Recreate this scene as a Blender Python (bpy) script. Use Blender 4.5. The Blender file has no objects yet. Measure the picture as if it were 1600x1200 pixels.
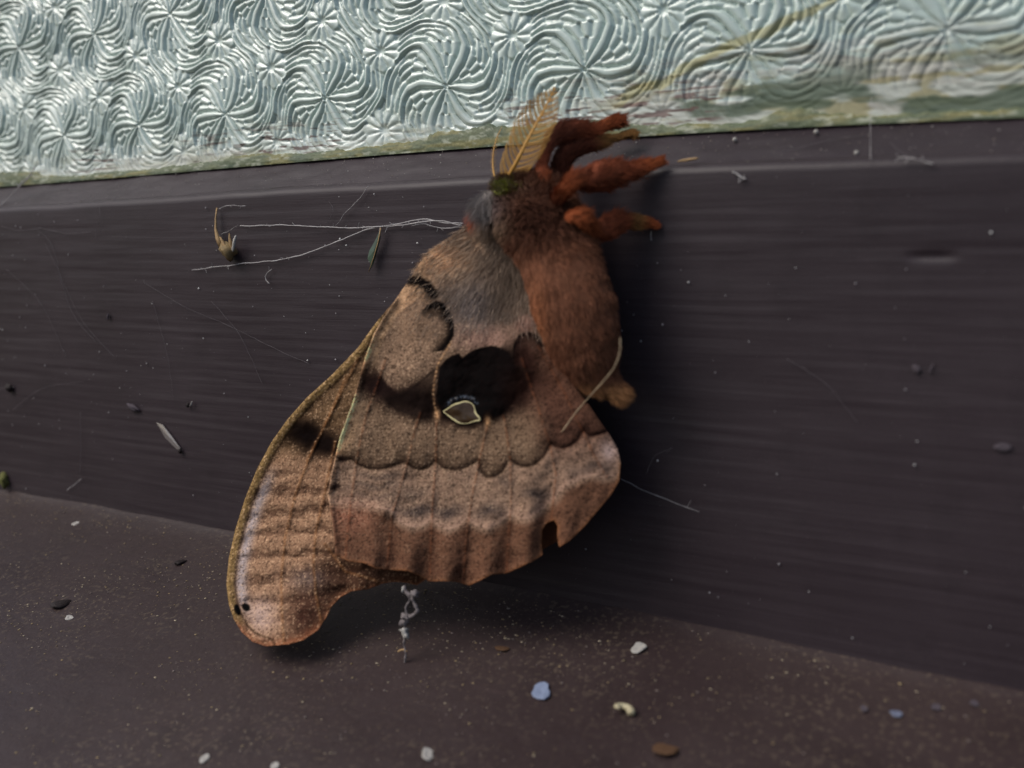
import bpy, math, random
import numpy as np
from mathutils import Vector, Matrix

S = 0.001                      # everything below is laid out in millimetres
scn = bpy.context.scene
COL = scn.collection
rng = np.random.default_rng(11)
random.seed(5)

# ------------------------------------------------------------------ camera
W, H, FPX = 1600.0, 1200.0, 1550.0
YAW, PITCH = math.radians(30.3), math.radians(6.6)
CAM = np.array([0.0, -118.0, 0.0])                 # rail face is the plane y = 0
fwd = np.array([-math.sin(YAW) * math.cos(PITCH), math.cos(YAW) * math.cos(PITCH), -math.sin(PITCH)])
rgt = np.array([math.cos(YAW), math.sin(YAW), 0.0])
upv = np.cross(rgt, fwd)
cd = bpy.data.cameras.new('camera')
cam = bpy.data.objects.new('camera', cd)
COL.objects.link(cam)
M = Matrix(((rgt[0], upv[0], -fwd[0]), (rgt[1], upv[1], -fwd[1]), (rgt[2], upv[2], -fwd[2])))
cam.matrix_world = Matrix.Translation(Vector(CAM * S)) @ M.to_4x4()
cd.sensor_width = 36.0
cd.lens = 36.0 * FPX / W
cd.clip_start, cd.clip_end = 0.005, 50.0
cd.dof.use_dof = True
cd.dof.focus_distance = 0.150
cd.dof.aperture_fstop = (cd.lens / 1000) / 0.0019   # entrance pupil of 1.9 mm
scn.camera = cam

# ------------------------------------------------------------------ sky, sun, exposure
SUN_EL, SUN_AZ = math.radians(48), math.radians(-42)     # azimuth from the outward normal, negative = from the left
wd = bpy.data.worlds.new('World'); scn.world = wd; wd.use_nodes = True
nt = wd.node_tree; bg = nt.nodes['Background']
sky = nt.nodes.new('ShaderNodeTexSky'); sky.sky_type = 'NISHITA'; sky.sun_disc = False
sdir = Vector((math.sin(SUN_AZ) * math.cos(SUN_EL), -math.cos(SUN_AZ) * math.cos(SUN_EL), math.sin(SUN_EL)))
sky.sun_elevation = SUN_EL
sky.sun_rotation = math.atan2(sdir.x, sdir.y)
sky.air_density = 1.0; sky.dust_density = 3.0; sky.ozone_density = 1.0
nt.links.new(sky.outputs[0], bg.inputs[0]); bg.inputs[1].default_value = 0.085
sl = bpy.data.lights.new('sun', 'SUN'); sl.energy = 1.5; sl.angle = math.radians(36); sl.color = (1.0, 0.96, 0.9)
sun = bpy.data.objects.new('sun', sl); COL.objects.link(sun)
sun.rotation_euler = sdir.to_track_quat('Z', 'Y').to_euler()
sun.location = sdir * 2
vs = scn.view_settings
vs.view_transform = 'Standard'; vs.look = 'None'; vs.gamma = 1.0; vs.exposure = 0.28; vs.use_curve_mapping = False

# ------------------------------------------------------------------ helpers: positions
def ray(px, py):
    u = (np.asarray(px, float) - W / 2) / FPX; v = (H / 2 - np.asarray(py, float)) / FPX
    return fwd + u[..., None] * rgt + v[..., None] * upv
def P(px, py, D=0.0):
    """photo pixel -> point standing D mm in front of the rail face"""
    px, py, D = np.broadcast_arrays(np.asarray(px, float), np.asarray(py, float), np.asarray(D, float))
    d = ray(px, py); t = (-D - CAM[1]) / d[..., 1]
    return CAM + d * t[..., None]
def scale_at(px, py, D=0.0):
    p = P(px, py, D); return FPX / np.dot(p - CAM, fwd)      # px per mm
G = 7.0                                                     # glass lies 7 mm behind the rail face
def qfit(pts, D, deg=3):
    a = np.array(pts, float); p = P(a[:, 0], a[:, 1], D)
    return np.poly1d(np.polyfit(p[:, 0], p[:, 2], deg))
z_edge = qfit([(0,327),(141,323),(281,311),(422,299),(563,292),(727,284),(1015,269),(1175,262),(1313,256),(1450,252),(1600,246)], 0)
z_putty = qfit([(0,290),(75,283),(250,271),(400,257),(550,241),(750,227),(1000,211),(1150,201),(1350,191),(1600,179)], -G + .6)
z_crease = qfit([(0,772),(120,792),(240,808),(350,830),(880,940),(1000,968),(1100,992),(1200,1010),(1400,1046),(1600,1082)], 0, 2)
SLOPE = math.tan(math.radians(16))
def clampx(x): return np.clip(x, -200, 5)
def sill_z(x, o):
    return z_crease(clampx(x)) - SLOPE * o + 0.7 * np.exp(-np.maximum(o, 0) / 1.6)
def PS(px, py, lift=0.0):
    """photo pixel -> point on the sill"""
    d = ray(np.float64(px), np.float64(py)); t0, t1 = 10.0, 400.0
    for _ in range(60):
        t = (t0 + t1) / 2; p = CAM + d * t
        if p[1] > 0 or p[2] < sill_z(p[0], -p[1]): t1 = t
        else: t0 = t
    p = CAM + d * t0
    return p + np.array([0, 0, lift])

# ------------------------------------------------------------------ helpers: noise
def vnoise(x, y, seed=0):
    x = np.asarray(x, float); y = np.asarray(y, float)
    xi = np.floor(x).astype(np.int64); yi = np.floor(y).astype(np.int64)
    fx = x - xi; fy = y - yi; fx = fx * fx * (3 - 2 * fx); fy = fy * fy * (3 - 2 * fy)
    def h(a, b):
        n = (a * 374761393 + b * 668265263 + seed * 974634777) & 0xffffffff
        n = ((n ^ (n >> 13)) * 1274126177) & 0xffffffff
        return ((n ^ (n >> 16)) & 0xffff) / 65535.0
    a = h(xi, yi); b = h(xi + 1, yi); c = h(xi, yi + 1); d = h(xi + 1, yi + 1)
    return (a * (1 - fx) + b * fx) * (1 - fy) + (c * (1 - fx) + d * fx) * fy
def fbm(x, y, seed=0, n=4):
    s = 0; a = .5
    for i in range(n):
        s = s + a * vnoise(np.asarray(x) * 2 ** i, np.asarray(y) * 2 ** i, seed + i * 7); a *= .5
    return s / (1 - .5 ** n)
def sstep(a, b, x):
    t = np.clip((x - a) / (b - a), 0, 1); return t * t * (3 - 2 * t)
def lin(*c):
    c = np.array(c, float) / 255.0
    return np.where(c <= .04045, c / 12.92, ((c + .055) / 1.055) ** 2.4)

# ------------------------------------------------------------------ helpers: meshes
def link(o, parent=None):
    COL.objects.link(o)
    if parent is not None: o.parent = parent
    return o
def mesh_np(name, V, F, mat, parent=None, col=None, smooth=True, extra=None):
    """V (n,3) in mm, F list of int arrays (m,3)/(m,4)"""
    me = bpy.data.meshes.new(name)
    if not isinstance(F, (list, tuple)): F = [F]
    F = [np.asarray(f, np.int32) for f in F if len(f)]
    V = np.asarray(V, np.float64)
    me.vertices.add(len(V)); me.vertices.foreach_set('co', (V * S).astype(np.float32).ravel())
    nl = sum(f.size for f in F); npol = sum(len(f) for f in F)
    me.loops.add(nl); me.polygons.add(npol)
    me.loops.foreach_set('vertex_index', np.concatenate([f.ravel() for f in F]).astype(np.int32))
    tot = np.concatenate([np.full(len(f), f.shape[1]) for f in F]); st = np.concatenate([[0], np.cumsum(tot)[:-1]])
    me.polygons.foreach_set('loop_start', st.astype(np.int32))
    me.polygons.foreach_set('use_smooth', np.full(npol, smooth))
    if col is not None:
        at = me.attributes.new('Col', 'FLOAT_COLOR', 'POINT')
        c = np.ones((len(V), 4), np.float32); c[:, :3] = np.clip(col, 0, 1); at.data.foreach_set('color', c.ravel())
    for k, v in (extra or {}).items():
        at = me.attributes.new(k, 'FLOAT', 'POINT'); at.data.foreach_set('value', np.asarray(v, np.float32))
    me.update(calc_edges=True); me.validate()
    if mat: me.materials.append(mat)
    return link(bpy.data.objects.new(name, me), parent)
def grid_faces(n, m):
    i = np.arange(n * m).reshape(n, m)
    return np.stack([i[:-1, :-1], i[1:, :-1], i[1:, 1:], i[:-1, 1:]], -1).reshape(-1, 4)
def empty(name, loc, label, cat, group=None):
    o = bpy.data.objects.new(name, None); o.empty_display_size = .005; link(o)
    o['label'] = label; o['category'] = cat
    if group: o['group'] = group
    return o
def tag(o, label, cat, group=None):
    o['label'] = label; o['category'] = cat
    if group: o['group'] = group
    return o
def structure(o, label=None):
    o['kind'] = 'structure'
    return o
def resample(pts, n):
    pts = np.array(pts, float)
    d = np.r_[0, np.cumsum(np.linalg.norm(np.diff(pts[:, :3], axis=0), axis=1))]
    t = np.linspace(0, d[-1], n)
    # smooth (catmull-like) by cubic hermite per column
    m = np.gradient(pts, d, axis=0) if len(pts) > 2 else np.repeat((pts[1:] - pts[:1]) / d[-1], 2, 0)
    k = np.clip(np.searchsorted(d, t, side='right') - 1, 0, len(d) - 2)
    h = (d[k + 1] - d[k])[:, None]; u = ((t - d[k]) / (d[k + 1] - d[k]))[:, None]
    return ((2*u**3-3*u**2+1)*pts[k] + (u**3-2*u**2+u)*h*m[k] + (-2*u**3+3*u**2)*pts[k+1] + (u**3-u**2)*h*m[k+1])
def tube(path, rad, seg=8, bump=0.0, bs=1.0, seed=0, cap=True):
    """path (n,3), rad (n,) -> V,F(quads)+caps, V ring-major"""
    path = np.asarray(path, float); n = len(path); rad = np.broadcast_to(rad, (n,)).astype(float)
    T = np.gradient(path, axis=0); T /= np.linalg.norm(T, axis=1)[:, None] + 1e-12
    ref = np.array([0.13, -1.0, 0.21]); A = np.cross(T, ref); A /= np.linalg.norm(A, axis=1)[:, None] + 1e-12
    B = np.cross(A, T)
    a = np.linspace(0, 2 * np.pi, seg, endpoint=False)
    r = rad[:, None] * np.ones(seg)
    if bump:
        r = r * (1 + bump * (fbm(np.arange(n)[:, None] * bs + np.cos(a) * 1.3, np.sin(a) * 1.3 + seed * 9.1 + np.zeros((n, 1)), seed) - .5) * 2)
    V = path[:, None] + r[..., None] * (np.cos(a)[None, :, None] * A[:, None] + np.sin(a)[None, :, None] * B[:, None])
    V = V.reshape(-1, 3)
    i = np.arange(n * seg).reshape(n, seg); j = np.roll(i, -1, axis=1)
    F = np.stack([i[:-1], j[:-1], j[1:], i[1:]], -1).reshape(-1, 4)
    if cap:
        V = np.r_[V, path[:1], path[-1:]]; k = len(V) - 2
        T0 = np.stack([np.full(seg, k), j[0], i[0]], -1); T1 = np.stack([np.full(seg, k + 1), i[-1], j[-1]], -1)
        return V, [F, np.r_[T0, T1]]
    return V, [F]
def merge(parts):
    Vs, Q, T, Cs, off = [], [], [], [], 0
    for p in parts:
        V, F = p[0], p[1]
        for f in F:
            (Q if f.shape[1] == 4 else T).append(f + off)
        Vs.append(V); off += len(V)
        if len(p) > 2: Cs.append(np.broadcast_to(p[2], (len(V), 3)))
    FF = []
    if Q: FF.append(np.concatenate(Q))
    if T: FF.append(np.concatenate(T))
    return np.concatenate(Vs), FF, (np.concatenate(Cs) if Cs else None)
def hairs(root, direc, side, length, width, col, bend=None, tipcol=None):
    """ribbons: two quads-and-a-point per hair"""
    n = len(root)
    direc = direc / np.linalg.norm(direc, axis=1)[:, None]
    side = np.cross(direc, side); side /= np.linalg.norm(side, axis=1)[:, None] + 1e-9
    L = np.broadcast_to(length, (n,))[:, None]; w = np.broadcast_to(width, (n,))[:, None] / 2
    b = bend if bend is not None else np.zeros((n, 3))
    mid = root + direc * L * .55 + b * L * .3; tip = root + direc * L + b * L
    V = np.stack([root - side * w, root + side * w, mid + side * w * .75, mid - side * w * .75, tip], 1).reshape(-1, 3)
    k = np.arange(n)[:, None] * 5
    Q = k + np.array([[0, 1, 2, 3]]); T = k + np.array([[3, 2, 4]])
    C = np.repeat(np.broadcast_to(col, (n, 3))[:, None], 5, 1).copy()
    if tipcol is not None: C[:, 4] = tipcol; C[:, 2:4] = C[:, 2:4] * .6 + np.broadcast_to(tipcol, (n, 3))[:, None] * .4
    return V, [Q, T], C.reshape(-1, 3)

# ------------------------------------------------------------------ materials
def new_mat(name):
    m = bpy.data.materials.new(name); m.use_nodes = True
    return m, m.node_tree.nodes, m.node_tree.links, m.node_tree.nodes['Principled BSDF']
def mixcol(N, L, fac, a, b, mode='MIX'):
    n = N.new('ShaderNodeMix'); n.data_type = 'RGBA'; n.blend_type = mode
    for s, v in ((0, fac), (6, a), (7, b)):
        if hasattr(v, 'is_output') or isinstance(v, bpy.types.NodeSocket): L.new(v, n.inputs[s])
        elif s == 0: n.inputs[0].default_value = v
        else: n.inputs[s].default_value = (*v, 1)
    return n.outputs[2]
def noise(N, L, scale, detail=4, rough=.55, vec=None, dist=0):
    n = N.new('ShaderNodeTexNoise'); n.inputs['Scale'].default_value = scale; n.inputs['Detail'].default_value = detail
    n.inputs['Roughness'].default_value = rough; n.inputs['Distortion'].default_value = dist
    if vec is not None: L.new(vec, n.inputs['Vector'])
    return n.outputs['Fac']
def ramp(N, L, fac, stops):
    r = N.new('ShaderNodeValToRGB'); L.new(fac, r.inputs[0])
    e = r.color_ramp.elements
    while len(e) < len(stops): e.new(.5)
    for k, (p, c) in enumerate(stops):
        e[k].position = p; e[k].color = (c, c, c, 1) if np.isscalar(c) else (*c, 1)
    return r.outputs[0]
def coords(N, L, scale=(1, 1, 1), rot=(0, 0, 0)):
    t = N.new('ShaderNodeTexCoord'); mp = N.new('ShaderNodeMapping')
    mp.inputs['Scale'].default_value = scale; mp.inputs['Rotation'].default_value = rot
    L.new(t.outputs['Object'], mp.inputs[0]); return mp.outputs[0]
def bump(N, L, bsdf, h, strength, dist, prev=None):
    b = N.new('ShaderNodeBump'); b.inputs['Strength'].default_value = strength; b.inputs['Distance'].default_value = dist
    L.new(h, b.inputs['Height'])
    if prev is not None: L.new(prev, b.inputs['Normal'])
    if bsdf is not None: L.new(b.outputs[0], bsdf.inputs['Normal'])
    return b.outputs[0]
def math_n(N, L, op, a, b):
    n = N.new('ShaderNodeMath'); n.operation = op
    for k, v in ((0, a), (1, b)):
        if isinstance(v, bpy.types.NodeSocket): L.new(v, n.inputs[k])
        else: n.inputs[k].default_value = v
    return n.outputs[0]
def vcol_mat(name, rough=.8, spec=.2, grain=0, gscale=5000, gamp=.3, bumpd=0, sheen=0, transl=0):
    m, N, L, b = new_mat(name)
    a = N.new('ShaderNodeAttribute'); a.attribute_name = 'Col'
    c = a.outputs['Color']; v = coords(N, L)
    if grain:
        f = ramp(N, L, noise(N, L, gscale, 3, .6, v), [(.3, 1 - gamp), (.7, 1 + gamp * .6)])
        c = mixcol(N, L, 1.0, c, f, 'MULTIPLY')
    L.new(c, b.inputs['Base Color'])
    b.inputs['Roughness'].default_value = rough; b.inputs['Specular IOR Level'].default_value = spec
    if sheen:
        b.inputs['Sheen Weight'].default_value = sheen; b.inputs['Sheen Roughness'].default_value = .5
    if bumpd: bump(N, L, b, noise(N, L, gscale * .8, 3, .6, v), .6, bumpd)
    if transl:
        t = N.new('ShaderNodeBsdfTranslucent'); L.new(c, t.inputs[0]); mx = N.new('ShaderNodeMixShader')
        mx.inputs[0].default_value = transl; out = [n for n in N if n.type == 'OUTPUT_MATERIAL'][0]
        L.new(b.outputs[0], mx.inputs[1]); L.new(t.outputs[0], mx.inputs[2]); L.new(mx.outputs[0], out.inputs[0])
    return m
def plain(name, c, rough=.7, spec=.3, var=.25, scale=1500, transl=0, transm=0):
    m, N, L, b = new_mat(name); v = coords(N, L)
    f = noise(N, L, scale, 4, .6, v)
    c = np.array(c)
    L.new(mixcol(N, L, f, tuple(c * (1 - var)), tuple(np.clip(c * (1 + var), 0, 1))), b.inputs['Base Color'])
    b.inputs['Roughness'].default_value = rough; b.inputs['Specular IOR Level'].default_value = spec
    b.inputs['Transmission Weight'].default_value = transm
    bump(N, L, b, f, .5, .0002)
    return m

def paint_mat(name, base, dusty, brush=True):
    """dark brown gloss paint, brushed along the rail, dusty and weathered"""
    m, N, L, b = new_mat(name)
    v = coords(N, L); vs_ = coords(N, L, (24, 60, 900), (0, math.radians(-3), 0)); vl = coords(N, L, (9, 40, 330), (0, math.radians(3), 0))
    n1 = noise(N, L, 1.0, 4, .6, vs_, 2.2); n2 = noise(N, L, 1.0, 4, .6, vl, 1.8); big = noise(N, L, 28, 5, .6, v); fine = noise(N, L, 2600, 3, .6, v)
    c = mixcol(N, L, ramp(N, L, big, [(.3, 0), (.75, 1)]), tuple(base), tuple(dusty))
    c = mixcol(N, L, ramp(N, L, n1, [(.35, .0), (.8, .16)]), c, tuple(np.array(dusty) * 1.2))
    c = mixcol(N, L, ramp(N, L, fine, [(.60, 0), (.78, .35)]), c, tuple(np.array(dusty) * 2.0))
    sc_ = noise(N, L, 1.0, 2, .5, coords(N, L, (25, 40, 1500), (0, math.radians(24), 0)), .4)
    c = mixcol(N, L, math_n(N, L, 'MULTIPLY', ramp(N, L, sc_, [(.68, 0), (.74, .5)]), ramp(N, L, noise(N, L, 45, 3, .5, v), [(.5, 0), (.65, 1)])), c, tuple(np.array(dusty) * 2.0))
    c = mixcol(N, L, ramp(N, L, noise(N, L, 120, 6, .7, v), [(.52, 0), (.75, .4)]), c, tuple(np.array(base) * .55))
    L.new(c, b.inputs['Base Color'])
    L.new(ramp(N, L, big, [(.25, .40), (.8, .56)]), b.inputs['Roughness']); b.inputs['Specular IOR Level'].default_value = .30
    if brush:
        n3 = noise(N, L, 1.0, 3, .5, coords(N, L, (40, 60, 1300), (0, math.radians(5), 0)), 1.5); h = math_n(N, L, 'ADD', math_n(N, L, 'ADD', n1, math_n(N, L, 'MULTIPLY', n3, .8)), math_n(N, L, 'MULTIPLY', n2, .5)); p = bump(N, L, None, h, .12, .00025)
        bump(N, L, b, fine, .25, .00008, p)
    else:
        du = math_n(N, L, 'MULTIPLY', ramp(N, L, noise(N, L, 1500, 2, .5, v), [(.56, 0), (.66, 1)]), ramp(N, L, noise(N, L, 60, 4, .6, v), [(.38, .05), (.70, .5)]))
        c2 = mixcol(N, L, du, c, tuple(lin(110, 97, 82))); L.new(c2, b.inputs['Base Color'])
        p = bump(N, L, None, big, .4, .0006); bump(N, L, b, noise(N, L, 900, 5, .65, v), .5, .00018, p)
    return m
M_RAIL = paint_mat('brushed_brown_paint', lin(46, 38, 43), lin(58, 49, 54))
M_SILL = paint_mat('dusty_brown_paint', lin(48, 37, 38), lin(62, 50, 49), False)

# ------------------------------------------------------------------ the setting: rail with glazing bead, sill, putty, glass
X0, X1 = -240.0, 40.0
def build_rail():
    xs = np.arange(X0, X1 + .1, .45); prof = []
    x = xs; xc = clampx(x)
    ze, zp, zc = z_edge(xc), z_putty(xc), z_crease(xc)
    wob = (fbm(x * .09, 0 * x, 3) - .5) * .8
    def row(y, z): prof.append(np.stack([x, y, z], 1))
    row(G + 2 + 0 * x, zp + .25)
    for t in np.linspace(0, 1, 16):                       # the sloping bead up to the putty
        y = (G - .2) * (1 - t) + 1.5 * t
        row(y + (fbm(x * .15, t * 5 + 0 * x, 21) - .5) * .35, zp * (1 - t) + (ze + .85) * t + (fbm(x * .2, t * 3 + 0 * x, 5) - .5) * .4)
    for a in np.linspace(0.08, 1, 10):                     # soft worn edge
        an = a * math.pi / 2
        row(1.5 * (1 - math.sin(an)) + 0 * x, ze + wob * .4 - 1.5 * (1 - math.cos(an)) + .75)
    zt = ze - 1.1
    for t in np.linspace(0.02, 1, 200):
        z = zt * (1 - t) + (zc - 3) * t
        y = (fbm(x * .03, z * .06, 8) - .5) * .5 + (fbm(x * .05, z * 1.3 + x * .01, 9) - .5) * .12
        p0 = P(1456, 401)                                 # the slot-shaped dent in the paint
        q = ((x - p0[0]) / 2.3) ** 4 + ((z - p0[2]) / .5) ** 2
        y = y + .3 * np.exp(-q)
        row(y, z)
    V = np.stack(prof, 0).reshape(-1, 3)
    o = mesh_np('window_rail', V, grid_faces(len(prof), len(xs))[:, ::-1], M_RAIL)
    return structure(o)
rail = build_rail()
def build_sill():
    xs = np.arange(X0, X1 + .1, .8); os_ = np.r_[np.linspace(-.5, 6, 22), np.linspace(6.6, 75, 100)]
    XX, OO = np.meshgrid(xs, os_, indexing='ij')
    Z = sill_z(XX, OO) + (fbm(XX * .06, OO * .06, 31) - .5) * .7 + (fbm(XX * .5, OO * .5, 33) - .5) * .12
    V = np.stack([XX, -OO, Z], -1).reshape(-1, 3)
    o = mesh_np('window_sill', V, grid_faces(len(xs), len(os_))[:, ::-1], M_SILL)
    # a front lip so that the sill has thickness
    return structure(o)
sill = build_sill()

def glass_height(x, z):
    """embossed pinwheels on a triangular lattice, starflowers between them"""
    # lattice rows measured on the pane (they are not quite regular)
    sx = np.array([-195.5, -172.53, -151.37, -129.82, -107.25, -84.31, -61.55, -38.95, -16.3, 6.3]); sz = np.array([25.1, 25.51, 25.82, 26.4, 26.85, 26.9, 26.79, 26.68, 26.57, 26.5])
    kx = np.clip((x - sx[0]) / 22.4, -4, 12)
    X = np.where(x < sx[0], -4 + (x - sx[0]) / 22.4, np.where(x > sx[-1], 5 + (x - sx[-1]) / 22.6, np.interp(x, sx, np.arange(10) - 4.0)))
    Z = (z - np.interp(x, sx, sz)) / 18.1 * (math.sqrt(3) / 2)
    X = X + .045 * Z
    h3 = math.sqrt(3) / 2
    best = None
    r0 = np.round(Z / h3)
    bd = np.full(X.shape, 9.0); bx = np.zeros_like(X); bz = np.zeros_like(X)
    for dr in (-1, 0, 1):
        r = r0 + dr; off = -.5 * (np.mod(r, 2))
        c = np.round(X - off) + off
        for dc in (-1, 0, 1):
            dx = X - (c + dc); dz = Z - r * h3; d = dx * dx + dz * dz
            k = d < bd; bd = np.where(k, d, bd); bx = np.where(k, dx, bx); bz = np.where(k, dz, bz)
    r = np.sqrt(bd); th = np.arctan2(bz, bx)
    g = np.radians(np.interp(r, [0, .1, .2, .3, .36, .42, .46, .5, .54, .6], [66, 66, 65, 60, 50, 33, 18, 0, -14, -26]))
    tp = th + g
    ph = np.mod(tp / (math.pi / 3), 1.0)                    # 0..1 between two S ribbons
    # S ribbon: a broad rounded band with a dark groove on either side
    e = np.minimum(ph, 1 - ph)
    wr = np.interp(r, [0, .08, .15, .25, .35, .42, .5], [.42, .30, .2, .125, .10, .12, .14])
    ribbon = 1 - np.clip(e / wr, 0, 1) ** 3.5
    # crescents between the ribbons, narrow grooves between rounded bands
    q = np.clip((ph - wr) / (1 - 2 * wr), 0, 1)
    n = np.where(r < .12, 1.0, np.where(r < .20, 2.0, np.where(r < .29, 3.0, np.where(r < .39, 4.0, 3.0))))
    qq = q * n; idx = np.floor(qq)
    cell = np.abs(np.sin(np.pi * qq)) ** .5
    leaf = np.abs(np.sin(np.pi * (r * 7.5 + idx * .31 + ph * .8))) ** .5
    cres = cell * np.where(r < .27, 1, 1 - .7 * sstep(.27, .34, r) * (1 - leaf))
    hgt = np.where(e < wr, ribbon, cres * .78)
    hgt *= sstep(0, .03, r) * .5 + .5
    # starflowers at the two centroids of each lattice cell
    for sgn in (1, -1):
        for k in range(3):
            an = math.radians(30 + 120 * k) if sgn == 1 else math.radians(90 + 120 * k)
            cx, cz = math.cos(an) / math.sqrt(3), math.sin(an) / math.sqrt(3)
            fx, fz = bx - cx, bz - cz; fr = np.hypot(fx, fz); fa = np.arctan2(fz, fx)
            pet = np.abs(np.sin(fa * 5.5 + .4)) ** .55
            lim = .125 + .03 * np.abs(np.sin(fa * 5.5 + .4))
            fl = .35 + .5 * pet * sstep(.01, .05, fr) * (1 - .3 * sstep(.09, .15, fr))
            msk = 1 - sstep(lim, lim + .02, fr)
            hgt = hgt * (1 - msk) + fl * msk
    return hgt
M_GLASS = None
def build_glass():
    st = .165
    xs = np.arange(-232, 28, st); zs = np.arange(0, 54, st)
    XX, VV = np.meshgrid(xs, zs, indexing='ij')
    base = z_putty(clampx(XX)); ZZ = base + VV - .4
    warp = (fbm(XX * .09, ZZ * .09, 41) - .5) * 2.2
    hg = glass_height(XX + warp, ZZ + (fbm(XX * .09, ZZ * .09, 47) - .5) * 2.2)
    # smeared paint and old putty near the bead
    nlong = fbm(XX * .10, ZZ * .8, 51); n2 = fbm(XX * .35, ZZ * 2.2, 53); n3 = fbm(XX * .9, ZZ * .5, 57)
    right = sstep(-85, -20, XX)
    reach = 4.0 + 9.0 * right
    smear = sstep(.42, .62, nlong * .55 + n2 * .45 + .55 * (reach - VV) / reach - .22)
    smear *= 1 - sstep(reach * 1.3, reach * 2.2, VV)
    fill = np.maximum(sstep(.58, .72, fbm(XX * .07, ZZ * .11, 43)) * .45, sstep(6.5 + 9 * right, .5, VV)) * (.75 + .17 * right)
    hh = hg * (1 - fill) + fill * .62
    hh = hh + smear * (n2 - .4) * .25
    amp = .92
    Y = G - amp * hh + 0.55
    # colours of the stains on the pane
    glass = lin(198, 216, 207) * np.ones(XX.shape + (3,))
    glass = glass * (.93 + .14 * fbm(XX * .06, ZZ * .06, 61))[..., None]
    cream = lin(205, 206, 196); olive = lin(150, 142, 96); green = lin(84, 100, 82); maroon = lin(100, 66, 64)
    c = glass
    def over(c, m, k): return c * (1 - m[..., None]) + k * m[..., None]
    c = over(c, sstep(8, .5, VV) * (.35 + .65 * n3) * (.75 - .35 * right), lin(224, 230, 226))
    grey = sstep(.46, .62, fbm(XX * .16, ZZ * .9, 63)) * sstep(15, 5, VV) * right
    c = over(c, grey * .7, lin(148, 138, 132))
    c = over(c, smear * .7, cream * (1 - .25 * right[..., None]))
    ol = sstep(.54, .68, fbm(XX * .22, ZZ * 1.0, 65)) * sstep(9 + 8 * right, 3, VV) * (.35 + .65 * right)
    c = over(c, ol * .75, olive)
    gr = sstep(.50, .60, fbm(XX * .11 + 7, ZZ * .33, 67)) * sstep(10, 4, VV) * (.15 + .85 * sstep(-70, -40, XX))
    c = over(c, gr * .9, green)
    ma = sstep(.57, .66, fbm(XX * .3, ZZ * 3.2, 71)) * sstep(9 + 6 * right, 4, VV) * sstep(.5, 2, VV) * sstep(.45, .6, fbm(XX * .06, ZZ * .1 + 3, 73))
    c = over(c, ma * .8, maroon)
    # long olive brush smear rising to the right
    p0 = P(980, 150, -G); p1 = P(1310, -5, -G)
    t = (XX - p0[0]) / (p1[0] - p0[0]); zl = p0[2] + t * (p1[2] - p0[2]) + (fbm(XX * .3, 0 * XX, 75) - .5) * 1.6
    wid = .35 + 1.0 * fbm(XX * .25, 0 * XX + 5, 76)
    sm = (1 - sstep(wid * .5, wid, np.abs(ZZ - zl))) * sstep(-.25, .1, t) * sstep(1.4, 1.0, t)
    c = over(c, sm * .7, lin(170, 164, 112))
    painted = np.clip(smear * .8 + ol + gr + ma + sm, 0, 1)
    V = np.stack([XX, Y, ZZ], -1).reshape(-1, 3)
    m, N, L, b = new_mat('embossed_glass')
    a = N.new('ShaderNodeAttribute'); a.attribute_name = 'Col'; L.new(a.outputs['Color'], b.inputs['Base Color'])
    pa = N.new('ShaderNodeAttribute'); pa.attribute_name = 'painted'
    L.new(ramp(N, L, pa.outputs['Fac'], [(0, .42), (1, .65)]), b.inputs['Roughness'])
    L.new(ramp(N, L, pa.outputs['Fac'], [(0, .18), (.6, 0)]), b.inputs['Transmission Weight'])
    b.inputs['IOR'].default_value = 1.5; b.inputs['Specular IOR Level'].default_value = .34
    bump(N, L, b, noise(N, L, 1500, 3, .6, coords(N, L)), .25, .0001)
    o = mesh_np('glass_pane', V, grid_faces(len(xs), len(zs))[:, ::-1], m, col=c.reshape(-1, 3), extra={'painted': painted.ravel()})
    return structure(o)
glass = build_glass()
def build_putty():
    tx = [0, 120, 250, 400, 480, 550, 650, 700, 800, 900, 1000, 1150, 1250, 1350, 1600]
    th = [30, 12, 12, 24, 16, 18, 26, 36, 40, 42, 22, 16, 40, 16, 20]
    pp = np.array([P(a, 240, -G) for a in tx])[:, 0]
    xs = np.arange(X0, X1, .3)
    sc = np.array([scale_at(px, 230, -G) for px in tx])
    hgt = np.interp(xs, pp, np.array(th) / sc) * .8 * (.75 + .6 * fbm(xs * .35, 0 * xs, 81)) + (fbm(xs * 2, 0 * xs, 83) - .5) * .5
    hgt = np.maximum(hgt, .5)
    ts = np.linspace(0, 1, 16); XX, TT = np.meshgrid(xs, ts, indexing='ij')
    ZZ = z_putty(clampx(XX)) - .35 + TT * hgt[:, None]
    Y = G - 1.15 + .75 * TT ** 2.2 + (fbm(XX * 1.2, ZZ * 3, 85) - .5) * .22
    Y[:, -1] = G + .8
    n = fbm(XX * .25, ZZ * 1.6, 87)[..., None]; n2 = sstep(.5, .68, fbm(XX * .18, ZZ * 1.1, 89))[..., None]
    c = lin(78, 94, 80) * (1 - n) + lin(114, 120, 88) * n
    c = c * (1 - n2 * .6) + lin(142, 134, 84) * n2 * .6
    n3 = sstep(.6, .7, fbm(XX * .8, ZZ * 2, 91))[..., None] * .5
    c = c * (1 - n3) + lin(186, 190, 172) * n3
    o = mesh_np('putty_line', np.stack([XX, Y, ZZ], -1).reshape(-1, 3), grid_faces(len(xs), len(ts))[:, ::-1],
                vcol_mat('green_putty', .6, .3, 1, 2500, .25, .0001), col=c.reshape(-1, 3))
    return structure(o)
putty = build_putty()

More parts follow.
